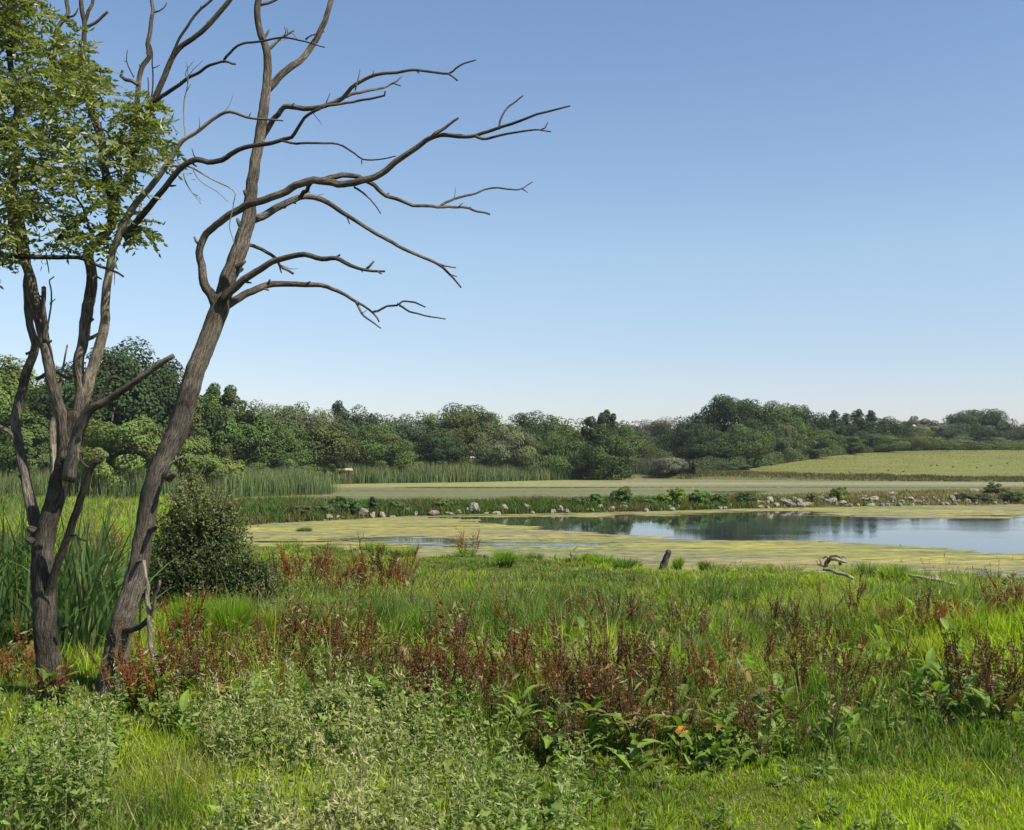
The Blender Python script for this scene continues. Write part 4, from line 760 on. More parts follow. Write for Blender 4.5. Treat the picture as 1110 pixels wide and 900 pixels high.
for pxx, pyy, lb in ((918, 528, "dark bird beside the lone yellow green bush on the dam"), (965, 528, "dark bird on the dam crest, left of a pair"), (980, 529, "dark bird on the dam crest, right of the pair"), (997, 527, "dark bird above the whitish boulders"), (1085, 526, "dark bird above the sandy slabs near the right edge")):
    dd = float(G(pxx, pyy + 4, .5)[1]); bird(pxx, min(dd, 80), lb, "dark birds on the dam", face=rng.choice([-1, 1]))
FB = [(911, 514), (921, 513), (963, 511), (979, 512), (1009, 506), (1016, 505.6), (1033, 507), (1059, 508), (1074, 506), (1092, 503)]
for pxx, pyy in FB:
    # march the ray to the field
    ds = np.linspace(126, 230, 400); pp = np.array([P(pxx, pyy, d) for d in ds]); tz = terrain(pp[:, 0], pp[:, 1]); k = int(np.argmax(tz >= pp[:, 2] - .05)) 
    bird(pxx, float(ds[k]), "small dark bird scattered on the open sloping field", "birds on the field", face=rng.choice([-1, 1]), scale=.8)

# ---------------------------------------------------------------- the leafy bush by the dead tree
def bush_big():
    rg = np.random.default_rng(88); d0 = 17.9; x0 = float(P(222, 600, d0)[0]); z0 = float(terrain(x0, d0))
    root = empty("hawthorn_bush", (x0, d0, z0), "large dense dark green bush right of the leaning dead trunk, lighter loose top", "bush")
    mb = MB(); tm = MB()
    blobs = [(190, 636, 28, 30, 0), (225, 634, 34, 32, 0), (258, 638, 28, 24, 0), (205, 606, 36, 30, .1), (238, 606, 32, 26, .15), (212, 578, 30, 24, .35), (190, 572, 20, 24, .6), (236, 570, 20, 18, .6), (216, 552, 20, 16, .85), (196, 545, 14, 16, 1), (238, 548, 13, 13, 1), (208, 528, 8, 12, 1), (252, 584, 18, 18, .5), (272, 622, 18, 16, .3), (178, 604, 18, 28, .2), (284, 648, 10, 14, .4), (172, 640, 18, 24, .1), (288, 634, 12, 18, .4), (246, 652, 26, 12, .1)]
    for (a, b_, rx, rz, lt) in blobs:
        c = P(a, b_, d0 + rg.normal(0, .2)) - np.array([x0, d0, z0]); s = d0 / F; n = int(rx * rz * (2.6 - 1.9 * lt)); d = unit(rg.normal(size=(n, 3)))
        R = np.array([rx * s, rx * s * 1.1, rz * s]); rad = rg.uniform(.25, 1.12, n) ** .5
        p = c + d * R * rad[:, None]; p += .07 * rg.normal(size=(n, 3)); p = p[p[:, 2] > .03]; n = len(p)
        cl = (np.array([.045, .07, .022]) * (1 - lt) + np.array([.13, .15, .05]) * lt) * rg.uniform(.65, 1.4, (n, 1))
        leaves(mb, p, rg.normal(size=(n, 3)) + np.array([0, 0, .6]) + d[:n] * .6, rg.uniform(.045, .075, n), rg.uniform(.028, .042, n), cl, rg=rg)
        tube(tm, [(rg.normal(0, .15), rg.normal(0, .1), -.05), c * np.array([.5, .5, .5]), c * .85 + rg.normal(0, .06, 3), c + rg.normal(0, .08, 3)], [.03, .024, .012, .004], step=.12, seg=6)
        for j in range(11):
            e = c + unit(rg.normal(size=3) + np.array([0, 0, .5])) * R * rg.uniform(1.0, 1.75) + np.array([0, 0, .05]); tube(tm, [c * .8, (c + e) / 2 + rg.normal(0, .04, 3), e], [.01, .007, .003], step=.12, seg=5)
            m = 34; tt_ = rg.uniform(.45, 1.03, m)[:, None]; pl_ = c * .8 * (1 - tt_) + e * tt_ + rg.normal(0, .035, (m, 3)); pl_ = np.maximum(pl_, [-9, -9, .03])
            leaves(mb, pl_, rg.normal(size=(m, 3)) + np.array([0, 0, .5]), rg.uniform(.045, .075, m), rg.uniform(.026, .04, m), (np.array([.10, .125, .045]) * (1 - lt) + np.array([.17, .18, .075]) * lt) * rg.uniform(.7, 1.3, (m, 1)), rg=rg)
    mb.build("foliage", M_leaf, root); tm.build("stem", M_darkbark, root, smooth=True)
bush_big()

# ---------------------------------------------------------------- post, driftwood
pd = float(G(716, 632, .35)[1]); pb = P(712, 634, pd); pt = P(725, 597, pd - .1)
mb = MB(); tube(mb, [pb - (0.06, 0, .35), pb, pb * .45 + pt * .55, pt], [.095, .09, .08, .06], step=.05, seg=12, rough=.12, kink=.1)
o = mb.build("wooden_post", M_post, smooth=True, loc=tuple(pb)); tag(o, "short dark weathered post leaning right in the grass by the shore", "post")
sdp = float(G(905, 617, .05)[1]); c0 = P(903, 611, sdp)
root = empty("driftwood_stump", tuple(c0), "pale tangled driftwood root lying at the near shore", "driftwood")
def q(px, py, dd=0): return (P(px, py, sdp + dd) - c0) * np.array([.8, .8, .7])
mb = MB(); tube(mb, [q(893, 616), q(895, 608), q(900, 602), q(906, 601), q(911, 604), q(913, 613)], [.05, .06, .06, .065, .05, .04], step=.05, seg=9, rough=.2, kink=.2); mb.build("root_arch", M_darkbark, root, smooth=True)
mb = MB(); tube(mb, [q(900, 604, -.1), q(908, 604, -.15), q(918, 608, -.1), q(921, 610)], [.04, .055, .04, .02], step=.05, seg=9, rough=.2, kink=.2); mb.build("bleached_root", M_pale, root, smooth=True)
for pl in ([(893, 616), (884, 613), (880, 606)], [(888, 614), (886, 607), (884, 603)], [(912, 606), (917, 600), (921, 603)], [(898, 603), (894, 600), (889, 604)]):
    mb = MB(); tube(mb, [q(a, b_, rng.normal(0, .05)) for a, b_ in pl], [.035, .025, .012], step=.05, seg=6, kink=.2); mb.build("root_twig", M_pale, root, smooth=True)
lg = G(1015, 655, .3); 
for (a, b_), (c, e), lb in (((893, 648), (925, 668), "thin pale fallen branch lying in the grass below the driftwood"), ((985, 657), (1040, 659), "long grey bleached log lying in the grass behind the right red docks")):
    d1 = float(G(a, b_, .5)[1]); p1 = P(a, b_, d1); d2 = max(float(G(c, e, .5)[1]), d1 - .9); p2 = P(c, e, d2); p1[2] = float(terrain(p1[0], d1)); p2[2] = float(terrain(p2[0], d2)) + .15
    mb = MB(); tube(mb, [p1 + (0, 0, .42), (p1 + p2) / 2 + (0, 0, .33), p2 + (0, 0, .2)], [.02, .035, .03], step=.08, seg=8, kink=.3); o = mb.build("fallen_branch", M_pale, smooth=True, loc=tuple(p1)); tag(o, lb, "branch")

# ---------------------------------------------------------------- docks
def stalk_mesh(seed, col, mat):
    rg = np.random.default_rng(seed); mb = MB(); col = np.array(col); ns_ = rg.integers(3, 6)
    for k in range(ns_):
        a = rg.uniform(0, 2 * math.pi); ln = rg.uniform(.06, .42); H = rg.uniform(.45, 1.0); top = np.array([math.cos(a) * ln, math.sin(a) * ln, H]); b0 = np.array([math.cos(a), math.sin(a), 0]) * .02
        mid = b0 * .5 + top * .5 + np.array([math.cos(a), math.sin(a), 0]) * rg.uniform(-.02, .02)
        tube(mb, [b0, mid, top], [.007, .005, .002], step=.15, seg=5, col=col * .55, rough=0)
        brs = [(b0 * .3 + top * .7 * rg.uniform(.6, 1), top, H * .5, 1.0)]
        for j in range(rg.integers(4, 8)):
            s = rg.uniform(.38, .82); o_ = b0 * (1 - s) + top * s; aa = rg.uniform(0, 2 * math.pi); L = rg.uniform(.12, .28) * (1.2 - s * .6); e = o_ + np.array([math.cos(aa) * L * .42, math.sin(aa) * L * .42, L * .9])
            tube(mb, [o_, (o_ + e) / 2 + (math.cos(aa) * .02, math.sin(aa) * .02, 0), e], [.0035, .003, .0015], step=.15, seg=4, col=col * .7, rough=0); brs.append((o_, e, L, .8))
        brs[0] = (b0 * .45 + top * .55, top, H * .45, 1.0)
        for o_, e, L, sc_ in brs:
            m = int(L * 210 * rg.uniform(.5, 1.1)); t_ = rg.uniform(0, 1, m); whorl = np.floor(t_ * L * 26) / (L * 26) + rg.normal(0, .006, m); t_ = np.clip(whorl, 0, 1.02)
            p = o_ + (e - o_) * t_[:, None] + unit(rg.normal(size=(m, 3))) * (.019 * (1.05 - t_ * .6) * sc_)[:, None] * rg.uniform(.3, 1.1, (m, 1))
            leaves(mb, p, rg.normal(size=(m, 3)), rg.uniform(.012, .02, m), rg.uniform(.009, .014, m), col * rg.uniform(.55, 1.5, (m, 1)) * (1 + rg.normal(0, .08, (m, 3))), rg=rg)
    m = 26; a = rg.uniform(0, 6.28, m); zz = rg.uniform(.1, .7, m); r_ = rg.uniform(.02, .16, m); dr = np.stack([np.cos(a), np.sin(a), rg.uniform(-.9, .8, m)], 1)
    pal_ = np.array([(.09, .13, .03), (.13, .15, .04), (.2, .13, .05), (.25, .22, .13)])[rg.integers(0, 4, m)]
    leaves(mb, np.stack([np.cos(a) * r_, np.sin(a) * r_, zz], 1), rg.normal(size=(m, 3)), rg.uniform(.06, .13, m), rg.uniform(.015, .035, m), pal_ * rg.uniform(.6, 1.2, (m, 1)), rg=rg, updir=dr)
    return mb.mesh("seed_stalk", mat)
def bigleaves_mesh(seed, n=9, L0=.28):
    rg = np.random.default_rng(seed); mb = MB()
    for k in range(n):
        a = rg.uniform(0, 2 * math.pi); L = L0 * rg.uniform(.6, 1.2); W = L * rg.uniform(.22, .36); el = rg.uniform(.5, 1.45); z0 = rg.uniform(0, .32) * (k % 3 > 0)
        m = 6; t_ = np.linspace(0, 1, m); dirh = np.array([math.cos(a), math.sin(a), 0]); side = np.array([-math.sin(a), math.cos(a), 0])
        ang = el - t_ * rg.uniform(.6, 1.6); seg = L / (m - 1); pts = np.cumsum(np.concatenate([[[0, 0]], np.stack([np.cos(ang[1:]), np.sin(ang[1:])], 1) * seg]), 0)
        ctr = dirh * (pts[:, :1] + .03) + np.array([0, 0, 1]) * (pts[:, 1:] + z0); wv = W * np.sin(np.clip(t_ * 1.05 + .08, 0, 1) * math.pi) ** .7 * .5 + .004
        v = np.stack([ctr - side * wv[:, None] + np.array([0, 0, .25]) * wv[:, None], ctr, ctr + side * wv[:, None] + np.array([0, 0, .25]) * wv[:, None]], 1).reshape(-1, 3)
        f = [(i * 3 + j, i * 3 + j + 1, i * 3 + 4 + j, i * 3 + 3 + j) for i in range(m - 1) for j in range(2)]
        c = np.array([.14, .21, .035]) * rg.uniform(.6, 1.35) if rg.random() > .05 else np.array([.22, .15, .05])
        mb.add(v, f4=f, c=c)
    return mb.mesh("leaves", M_leaf)
RUST = [stalk_mesh(200 + k, c, M_dock) for k, c in enumerate([(.25, .082, .028), (.27, .105, .034), (.21, .068, .026), (.25, .12, .038)])]
DARK = [stalk_mesh(300 + k, c, M_dock) for k, c in enumerate([(.12, .05, .022), (.13, .06, .024), (.14, .09, .038), (.17, .11, .045), (.10, .058, .024), (.16, .065, .026)])]
LEAF = [bigleaves_mesh(400 + k) for k in range(6)]; LEAFB = [bigleaves_mesh(420 + k, n=16, L0=.21) for k in range(5)]
rg = np.random.default_rng(55)
def dock(px, py, hpx, tone, label, group, leafy=.6, z0=.55, cat="dock plant"):
    g = G(px, py, z0); x, y = float(g[0]), float(g[1]); z = float(terrain(x, y)); H = hpx * y / F * (1.45 if py < 730 else (1.25 if px < 520 else 1.08))
    root = empty("dock_plant", (x, y, z), label, cat, group); root.rotation_euler = (rg.normal(0, .06), rg.normal(0, .06), rg.uniform(0, 6.28)); 
    me = (RUST if tone == 0 else DARK)[int(rg.integers(4 if tone == 0 else 6))]; o = bpy.data.objects.new("seed_stalk", me); COL.objects.link(o); o.parent = root; s = H / .95; o.scale = (s, s, s)
    if rg.random() < leafy:
        o = bpy.data.objects.new("leaves", LEAF[int(rg.integers(6))]); COL.objects.link(o); o.parent = root; s = rg.uniform(.8, 1.2); o.scale = (s, s, s); o.rotation_euler = (0, 0, rg.uniform(0, 6))
DK = [  # px range, base py range, height px, count, tone, label
 (292, 345, 648, 656, 46, 9, 0, "rust red dock among the patch directly right of the dense bush"), (348, 448, 645, 655, 42, 22, 0, "rust red dock in the wide mid meadow patch below the left boulders"), (450, 495, 640, 645, 22, 6, 0, "small rust red dock at the right end of the mid meadow patch"),
 (0, 28, 610, 622, 38, 8, 0, "rust dock by the left edge behind the near trees"), (92, 138, 606, 620, 34, 9, 0, "rust dock in the gap between the two near trunks"), (0, 34, 735, 752, 55, 5, 0, "rust dock left of the many stemmed tree's foot"), (38, 76, 768, 778, 42, 5, 0, "reddish dock growing against the foot of the many stemmed tree"),
 (128, 178, 768, 782, 74, 9, 0, "rust dock at the foot of the leaning dead tree"), (178, 262, 735, 790, 84, 15, 1, "dark red brown dock just right of the leaning tree's foot"), (262, 402, 728, 795, 80, 24, 1, "brown dock in the belt below the shaded grass tussocks"), (400, 520, 735, 800, 92, 20, 1, "dark brown dock left of the densest dock thicket"),
 (520, 590, 750, 812, 100, 12, 1, "tall dark dock in the left half of the densest thicket"), (590, 715, 760, 842, 112, 22, 1, "tallest dark dock in the middle of the densest thicket"), (718, 835, 760, 840, 92, 15, 1, "dark dock in the thicket around the orange leaf"), (835, 935, 740, 828, 80, 15, 1, "brown dock at the right end of the big thicket"),
 (930, 985, 715, 776, 48, 8, 1, "short brown dock between big thicket and the right edge clump"), (955, 1052, 690, 702, 46, 16, 0, "rust dock in the row behind the right hand grass"), (1074, 1112, 686, 700, 56, 8, 0, "dark red dock at the right edge under the shore"), (1035, 1115, 760, 806, 92, 13, 1, "dark dock of the leafy clump cut by the right edge"),
 (540, 760, 690, 735, 50, 18, 1, "thin brown dock in the middle meadow above the thicket"), (780, 940, 685, 725, 48, 16, 1, "thin brown dock in the middle meadow below the driftwood"), (560, 640, 820, 842, 60, 3, 1, "thin brown dock standing alone in the front lawn"), (496, 514, 601, 606, 27, 3, 0, "lone rust dock standing against the pond algae"), (614, 632, 610, 614, 14, 3, 0, "tiny rust dock at the shore under the bluish water streak")]
for a, b_, y0_, y1_, h_, n_, tone, lb in DK:
    for k in range(n_):
        dock(a + (b_ - a) * (k + rg.uniform(0, 1)) / n_, rg.uniform(y0_, y1_), h_ * rg.uniform(.62, 1.12), tone if rg.random() > .12 else 1 - tone, lb, lb, leafy=.75 if y0_ > 750 else .25)
# broad leaved clumps without stalks among the docks
BC = [(560, 640, 806, 836, 8), (640, 840, 805, 850, 22), (840, 930, 790, 830, 10), (540, 720, 770, 800, 10), (720, 930, 730, 800, 18), (985, 1060, 745, 800, 10), (500, 1100, 675, 765, 46), (175, 520, 690, 760, 22), (1060, 1115, 770, 812, 10), (180, 520, 785, 812, 26), (380, 540, 740, 770, 8)]
for a, b_, y0_, y1_, n_ in BC:
    for k in range(n_):
        g = G(a + (b_ - a) * rg.uniform(0, 1), rg.uniform(y0_, y1_), .55); x, y = map(float, g)
        o = bpy.data.objects.new("dock_rosette", LEAFB[int(rg.integers(5))]); COL.objects.link(o); o.location = (x, y, float(terrain(x, y))); s = rg.uniform(.7, 1.25); o.scale = (s,) * 3; o.rotation_euler = (0, 0, rg.uniform(0, 6.28))
        lb = "rosette of broad green leaves " + {500: "scattered over the middle meadow right of centre", 175: "between the brown docks behind the nettles at left", 560: "at the left foot of the densest dock thicket", 640: "along the front of the dock thicket", 840: "at the thicket's right end", 540: "inside the densest dock thicket", 720: "behind the orange leaf", 985: "left of the clump at the right edge", 1060: "under the clump at the right edge", 180: "in front of the belt of brown docks at left", 380: "between brown docks left of the densest thicket"}[a]
        tag(o, lb, "leafy plant", lb)
# the one orange leaf
g = G(737, 822, .55); ol = MB(); base = np.array([g[0], g[1] - .1, terrain(g[0], g[1]) + .22])
a = np.linspace(0, 2 * math.pi, 11)[:-1]; v = np.stack([np.cos(a) * .062 * (1 + .1 * np.sin(a * 3)), np.sin(a) * .02, np.sin(a) * .045], 1) + base; v = np.concatenate([v, [base + (0, -.012, .006)], v - (0, -.004, 0)])
ol.add(v, f3=[(k, (k + 1) % 10, 10) for k in range(10)] + [(11 + (k + 1) % 10, 11 + k, 10) for k in range(10)], c=(.62, .25, .03)); 
tube(ol, [base - (0, 0, .03), base - (.01, -.02, .24)], [.004, .005], step=.1, seg=5, col=(.2, .12, .04)); o = ol.build("orange_leaf", M_leaf); tag(o, "single orange withered leaf standing out in the dark dock thicket", "leaf")

# ---------------------------------------------------------------- cattail clumps between the trunks
rg = np.random.default_rng(66)
CT = [(15, 742, 15.4, 150, "cattail clump at the left edge behind the many stemmed tree"), (-20, 745, 15.0, 140, "cattail clump beyond the left edge"), (76, 745, 14.6, 160, "tall cattail clump close right of the many stemmed trunk"), (94, 752, 14.0, 150, "tallest cattail clump midway between the trunks"), (108, 742, 15.2, 140, "cattail clump left of the leaning trunk's foot"), (85, 735, 16.4, 130, "rear cattail clump between the two trunks"), (36, 735, 16.6, 120, "rear cattail clump behind the many stemmed trunk")]
for pxx, pyy, d, hp_, lb in CT:
    x0 = float(P(pxx, 600, d)[0]); z0 = float(terrain(x0, d)); n = 95; s = d / F
    bx = rg.normal(0, .22, n); by = rg.normal(0, .25, n); hv = hp_ * s * rg.uniform(.55, 1.15, n); cl = np.array([.085, .14, .045]) * rg.uniform(.55, 1.5, (n, 1)); st = rg.random(n) < .08; cl[st] = (.25, .23, .09)
    mb = MB(); th = rg.normal(0, .5, n); lean = np.stack([rg.normal(.05, .26, n), rg.normal(0, .2, n)], 1) * hv[:, None]
    ts = np.linspace(0, 1, 7); pts = np.stack([bx[:, None] + lean[:, :1] * ts ** 1.9, by[:, None] + lean[:, 1:] * ts ** 1.9, hv[:, None] * (ts - .12 * ts ** 3 * (np.abs(lean[:, :1]) / hv[:, None]) * 4)], -1)
    wv = (.017 * np.array([.8, 1, 1, .95, .8, .5, .03]))[None, :, None] * rg.uniform(.7, 1.3, (n, 1, 1)); sd_ = np.stack([np.cos(th), np.sin(th), 0 * th], 1)[:, None]
    tw = np.stack([pts - sd_ * wv, pts + sd_ * wv], 2).reshape(-1, 3); i = (np.arange(n)[:, None] * 14 + np.arange(6)[None] * 2).reshape(-1, 1)
    mb.add(tw, f4=i + np.array([[0, 1, 3, 2]]), c=np.repeat(cl, 14, 0)); o = mb.build("cattail_clump", M_grass, smooth=True); o.location = (x0, d, z0 - .02); tag(o, lb, "cattails", "cattail clumps around the near trunks")

# ---------------------------------------------------------------- tussocks
rg = np.random.default_rng(77)
TS = [(205, 712, 46, 62, 0, "bright green tussock at the foot of the dense bush, left one"), (250, 716, 50, 62, 0, "big bright green tussock in front of the dense bush"), (285, 708, 30, 46, 2, "yellow green tussock between two shaded ones"), (328, 706, 44, 46, 1, "green tussock with a dark shaded front, left of two alike"), (408, 702, 40, 44, 1, "green tussock with a dark shaded front, right of two alike"), (366, 704, 40, 36, 0, "bright tussock between the two shaded ones"), (450, 700, 40, 34, 0, "green tussock right of the shaded pair"),
 (505, 612, 22, 16, 0, "small shore tussock by the lone rust docks"), (545, 616, 24, 18, 0, "shore tussock right of the lone rust docks"), (580, 618, 22, 14, 3, "low grey green shore tussock"), (640, 622, 26, 16, 0, "shore tussock left of the leaning post"), (662, 620, 18, 12, 1, "dark little shore tussock left of the leaning post"), (735, 626, 14, 20, 0, "upright tussock right beside the leaning post"), (763, 628, 12, 18, 1, "small dark tussock right of the leaning post"), (548, 636, 30, 16, 1, "dark tussock in the mid meadow under the shore"), (676, 640, 30, 20, 1, "dark green tussock below the leaning post"),
 (940, 632, 24, 28, 1, "dark spiky shore tussock right of the driftwood"), (968, 642, 34, 30, 0, "bright vivid tussock right of the dark spiky one"), (995, 646, 30, 26, 0, "green tussock at the right end of the shore row"), (1030, 626, 26, 18, 3, "grey green rush tuft standing in the algae at right"), (1050, 626, 20, 16, 3, "small rush tuft at the right of the standing rushes"), (884, 647, 26, 20, 2, "yellow green ball shaped weed below the driftwood"), (920, 640, 24, 18, 2, "yellow green weed in front of the driftwood"), (800, 612, 16, 5, 3, "flat green weed patch floating in the algae"), (1092, 640, 26, 20, 0, "green tuft at the right edge on the shore"), (756, 738, 44, 50, 3, "tall rush tussock right of the tallest docks"), (330, 572, 26, 7, 3, "low rush patch in the algae in the pond's left corner"), (1010, 735, 46, 36, 2, "bright yellow green grass clump left of the right edge docks"), (1040, 735, 40, 34, 2, "second bright yellow green grass clump nearer the right edge")]
for pxx, pyy, w__, h__, c_, lb in TS:
    g = G(pxx, pyy, .5 if pyy > 640 else .15); x0, y0 = map(float, g); z0 = max(float(terrain(x0, y0)), -.03); s = y0 / F; n = int(900 if w__ * h__ > 900 else 300); h__ *= .95
    bc = np.array([(.17, .27, .02), (.09, .16, .02), (.24, .29, .03), (.13, .17, .07)][c_]); R = w__ * s * .5; r = np.sqrt(rg.uniform(0, 1, n)) * R * .45; th = rg.uniform(0, 2 * math.pi, n); hv = h__ * s * rg.uniform(.65, 1.1, n)
    mb = MB(); lean = np.stack([np.cos(th), np.sin(th)], 1) * (r / (R * .45) * R * rg.uniform(.5, 1.15, n))[:, None]
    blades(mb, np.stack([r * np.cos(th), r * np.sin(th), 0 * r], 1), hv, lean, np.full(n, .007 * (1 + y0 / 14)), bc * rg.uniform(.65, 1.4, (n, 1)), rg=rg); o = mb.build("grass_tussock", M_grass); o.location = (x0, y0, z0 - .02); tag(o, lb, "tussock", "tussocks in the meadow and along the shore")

SHORE = []
k = 0
while k < 34:
    pxx = float(rg.uniform(300, 1130)); bpy_ = float(lerp_pts(pxx, [(270, 589), (330, 597), (500, 607), (700, 621), (930, 631), (1130, 642)])); g = G(pxx, bpy_ + rg.uniform(-2, 9), .1); x0, y0 = map(float, g); z0 = max(float(terrain(x0, y0)), -.03); k += 1
    w_, h_ = rg.uniform(.3, .8), rg.uniform(.22, .5); n = 240; r = np.sqrt(rg.uniform(0, 1, n)); th = rg.uniform(0, 2 * math.pi, n); hv = h_ * rg.uniform(.5, 1.15, n)
    bc = np.array([(.17, .27, .025), (.12, .19, .03), (.20, .26, .05), (.15, .19, .08)][int(rg.integers(4))]); mb = MB()
    blades(mb, np.stack([r * np.cos(th) * w_ * .4, r * np.sin(th) * w_ * .4, 0 * r], 1), hv, np.stack([np.cos(th), np.sin(th)], 1) * (r * hv * rg.uniform(.3, 1.1, n))[:, None], np.full(n, .02), bc * rg.uniform(.6, 1.4, (n, 1)), rg=rg)
    o = mb.build("grass_tussock", M_grass); o.location = (x0, y0, z0 - .02); tag(o, "small grass tussock overlapping the algae at the pond's near edge", "tussock", "small tussocks along the pond's near edge")

# ---------------------------------------------------------------- meadow grass
rg = np.random.default_rng(99)
def scatter(n, px0, px1, py0, py1, z0=.55):
    px = rg.uniform(px0, px1, n); py = rg.uniform(py0, py1, n); g = G(px, py, z0); return g[0], g[1]
def meadow(name, nt_, px0, px1, py0, py1, per, hf, label, wmul=1.0, under=False):
    x, y = scatter(nt_, px0, px1, py0, py1); sd = sd_pond(x, y); ok = sd < rg.uniform(-.9, .25, len(x)); x, y, sd = x[ok], y[ok], sd[ok]
    z = np.maximum(terrain(x, y, sd), -.05); px, py = pxof(x, y, z); n = len(x)
    hn = fbm(x * .55, y * .55, 81); h = hf(px, py, x, y) * (.35 + 1.3 * hn) * np.exp(rg.normal(0, .28, n))
    cn = fbm(x * .30, y * .38, 82); c2 = fbm(x * .9, y * .9, 83)
    bright = np.array([.25, .345, .022]); deep = np.array([.095, .165, .022]); straw = np.array([.27, .235, .11]); grey = np.array([.13, .16, .075]); yell = np.array([.31, .36, .03])
    w1 = sst(.42, .58, cn)[:, None]; col = deep * (1 - w1) + bright * w1; w2 = sst(.58, .74, c2)[:, None] * .4; col = col * (1 - w2) + straw * w2
    w3 = sst(.58, .7, fbm(x * .4, y * .6, 84))[:, None] * .5; col = col * (1 - w3) + yell * w3
    gz = ((.25 + .75 * sst(740, 820, px)) * (py < 690) * sst(.42, .58, fbm(x * .25, y * .5, 85)))[:, None] * .8; col = col * (1 - gz) + grey * gz
    if under: h = h * .38 + .015
    per_ = per; X_ = np.repeat(x, per_); Y_ = np.repeat(y, per_); Z_ = np.repeat(z, per_); H_ = np.repeat(h, per_) * rg.uniform(.5, 1.3, n * per_)
    R = (.045 + .0035 * Y_) * (2.2 if under else 1) * np.repeat(rg.uniform(.6, 1.6, n), per_); th = rg.uniform(0, 2 * math.pi, n * per_); r = np.sqrt(rg.uniform(0, 1, n * per_))
    tilt = np.repeat(rg.normal(0, .16, (n, 2)), per_, 0)
    bx = X_ + np.cos(th) * r * R; by = Y_ + np.sin(th) * r * R; ln = np.stack([np.cos(th), np.sin(th)], 1) * (r * H_ * rg.uniform(.15, .95, n * per_))[:, None] + (rg.normal(0, .08, (n * per_, 2)) + tilt) * H_[:, None]
    tuft = np.exp(rg.normal(0, .2, (n, 1))); col = np.repeat(col * tuft, per_, 0) * rg.uniform(.6, 1.4, (n * per_, 1)); dry = rg.random(n * per_) < .07; col[dry] = np.array([.32, .28, .14])
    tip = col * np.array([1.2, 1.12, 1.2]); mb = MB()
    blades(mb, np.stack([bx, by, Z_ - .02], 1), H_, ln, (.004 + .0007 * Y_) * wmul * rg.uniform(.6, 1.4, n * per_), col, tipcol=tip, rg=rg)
    if not under:      # a few tall seeding stems
        cand = np.where((y < 23) | (x < -8))[0]; k = rg.choice(cand, int(len(cand) * .16), replace=False); m = len(k); hs = h[k] * rg.uniform(1.3, 2.1, m) + .08; l2 = rg.normal(0, .22, (m, 2)) * hs[:, None]
        blades(mb, np.stack([x[k], y[k], z[k]], 1), hs, l2, .0022 + .00025 * y[k], np.tile([.26, .22, .11], (m, 1)) * rg.uniform(.6, 1.2, (m, 1)), rg=rg, curve=.2)
        for q_ in range(5):
            s_ = rg.uniform(.82, 1.0, m); leaves(mb, np.stack([x[k] + l2[:, 0] * s_, y[k] + l2[:, 1] * s_, z[k] + hs * s_ * .97], 1) + rg.normal(0, .006, (m, 3)), rg.normal(size=(m, 3)), .02 + .0012 * y[k], .006 + .0006 * y[k], np.tile([.30, .25, .14], (m, 1)) * rg.uniform(.6, 1.2, (m, 1)), rg=rg, updir=np.tile([.15, 0, 1.0], (m, 1)) + rg.normal(0, .3, (m, 3)))
    o = mb.build(name, M_grass); tag(o, label, "grass", kind="stuff"); return o
def hfun(px, py, x, y):
    h = np.where(py > 790, .22, .28); h = np.where((py < 700), .27, h)
    lawn = sst(500, 560, px) * sst(810, 835, py); tb_ = (1 - sst(200, 250, px)) * sst(725, 745, py) * (1 - sst(805, 825, py)); h = h * (1 - tb_) + .09 * tb_; h = h * (1 - lawn) + .085 * lawn
    lawn2 = sst(900, 960, px) * sst(745, 770, py) * (1 - sst(1030, 1060, px)); h = h * (1 - lawn2) + .11 * lawn2
    return h * (1 - .55 * sst(640, 615, py)) if False else h * (.3 + .7 * sst(618, 668, py))
meadow("grass", 16000, -280, 1400, 700, 1180, 20, hfun, "lush green meadow grass tufts of the foreground", 1.0)
meadow("grass", 21000, -280, 1400, 598, 705, 16, hfun, "rolling bright green meadow grass between the docks and the pond", 1.0)
meadow("grass", 6000, -300, 245, 540, 602, 14, lambda px, py, x, y: np.full(px.shape, .34), "pale green meadow grass behind the near trees left of the pond", 1.0)
meadow("low_grass", 45000, -280, 1400, 598, 1180, 9, hfun, "short dense green turf growing under the taller meadow grass", 1.1, under=True)
# vegetation on the dam
x, y = inreg(52000, np.concatenate([PB[3:13], PA[::-1][0:10][::-1]]), 91) if False else (None, None)
px = rg.uniform(-100, 1500, 90000); t_ = rg.uniform(0, 1, 90000)
ne = G(px, near_edge_py(np.clip(px, 238, 1400)))[1]; fe = np.interp(px, [180, 260, 340, 430, 550, 700, 800, 900, 1000, 1110, 1400], [68, 66, 64, 62, 62.5, 66.5, 71, 77, 82, 86, 98])
ok = px > 225; px, ne, fe, t_ = px[ok], ne[ok], fe[ok], t_[ok]
y = ne + (fe - ne) * t_; x = (px - 555) / F * y / 1.0; sd = sd_pond(x, y); ok = sd < -.02; x, y, sd, px = x[ok], y[ok], sd[ok], px[ok]; z = terrain(x, y, sd); n = len(x)
c2 = fbm(x * .5, y * .8, 92)[:, None]; c3 = fbm(x * .15, y * .3, 93)[:, None]; rt = sst(780, 880, px)[:, None]
col = np.array([.085, .13, .03]) * (1 - sst(.5, .65, c2)) + np.array([.13, .12, .045]) * sst(.5, .65, c2); tan = np.array([.21, .165, .10]); k_ = rt * sst(.25, .5, c3) * .9; col = col * (1 - k_) + tan * k_
h = (.22 + .28 * fbm(x * .6, y * .6, 94)) * rg.uniform(.5, 1.3, n) * np.where(px > 820, .8, 1.15)
SX = np.array(STONES); near_ = np.zeros(n, bool)
for sx_, sy_, sw_ in SX: near_ |= (np.abs(x - sx_) < sw_ * .55) & (y < sy_ + .1) & (y > sy_ - 1.6)
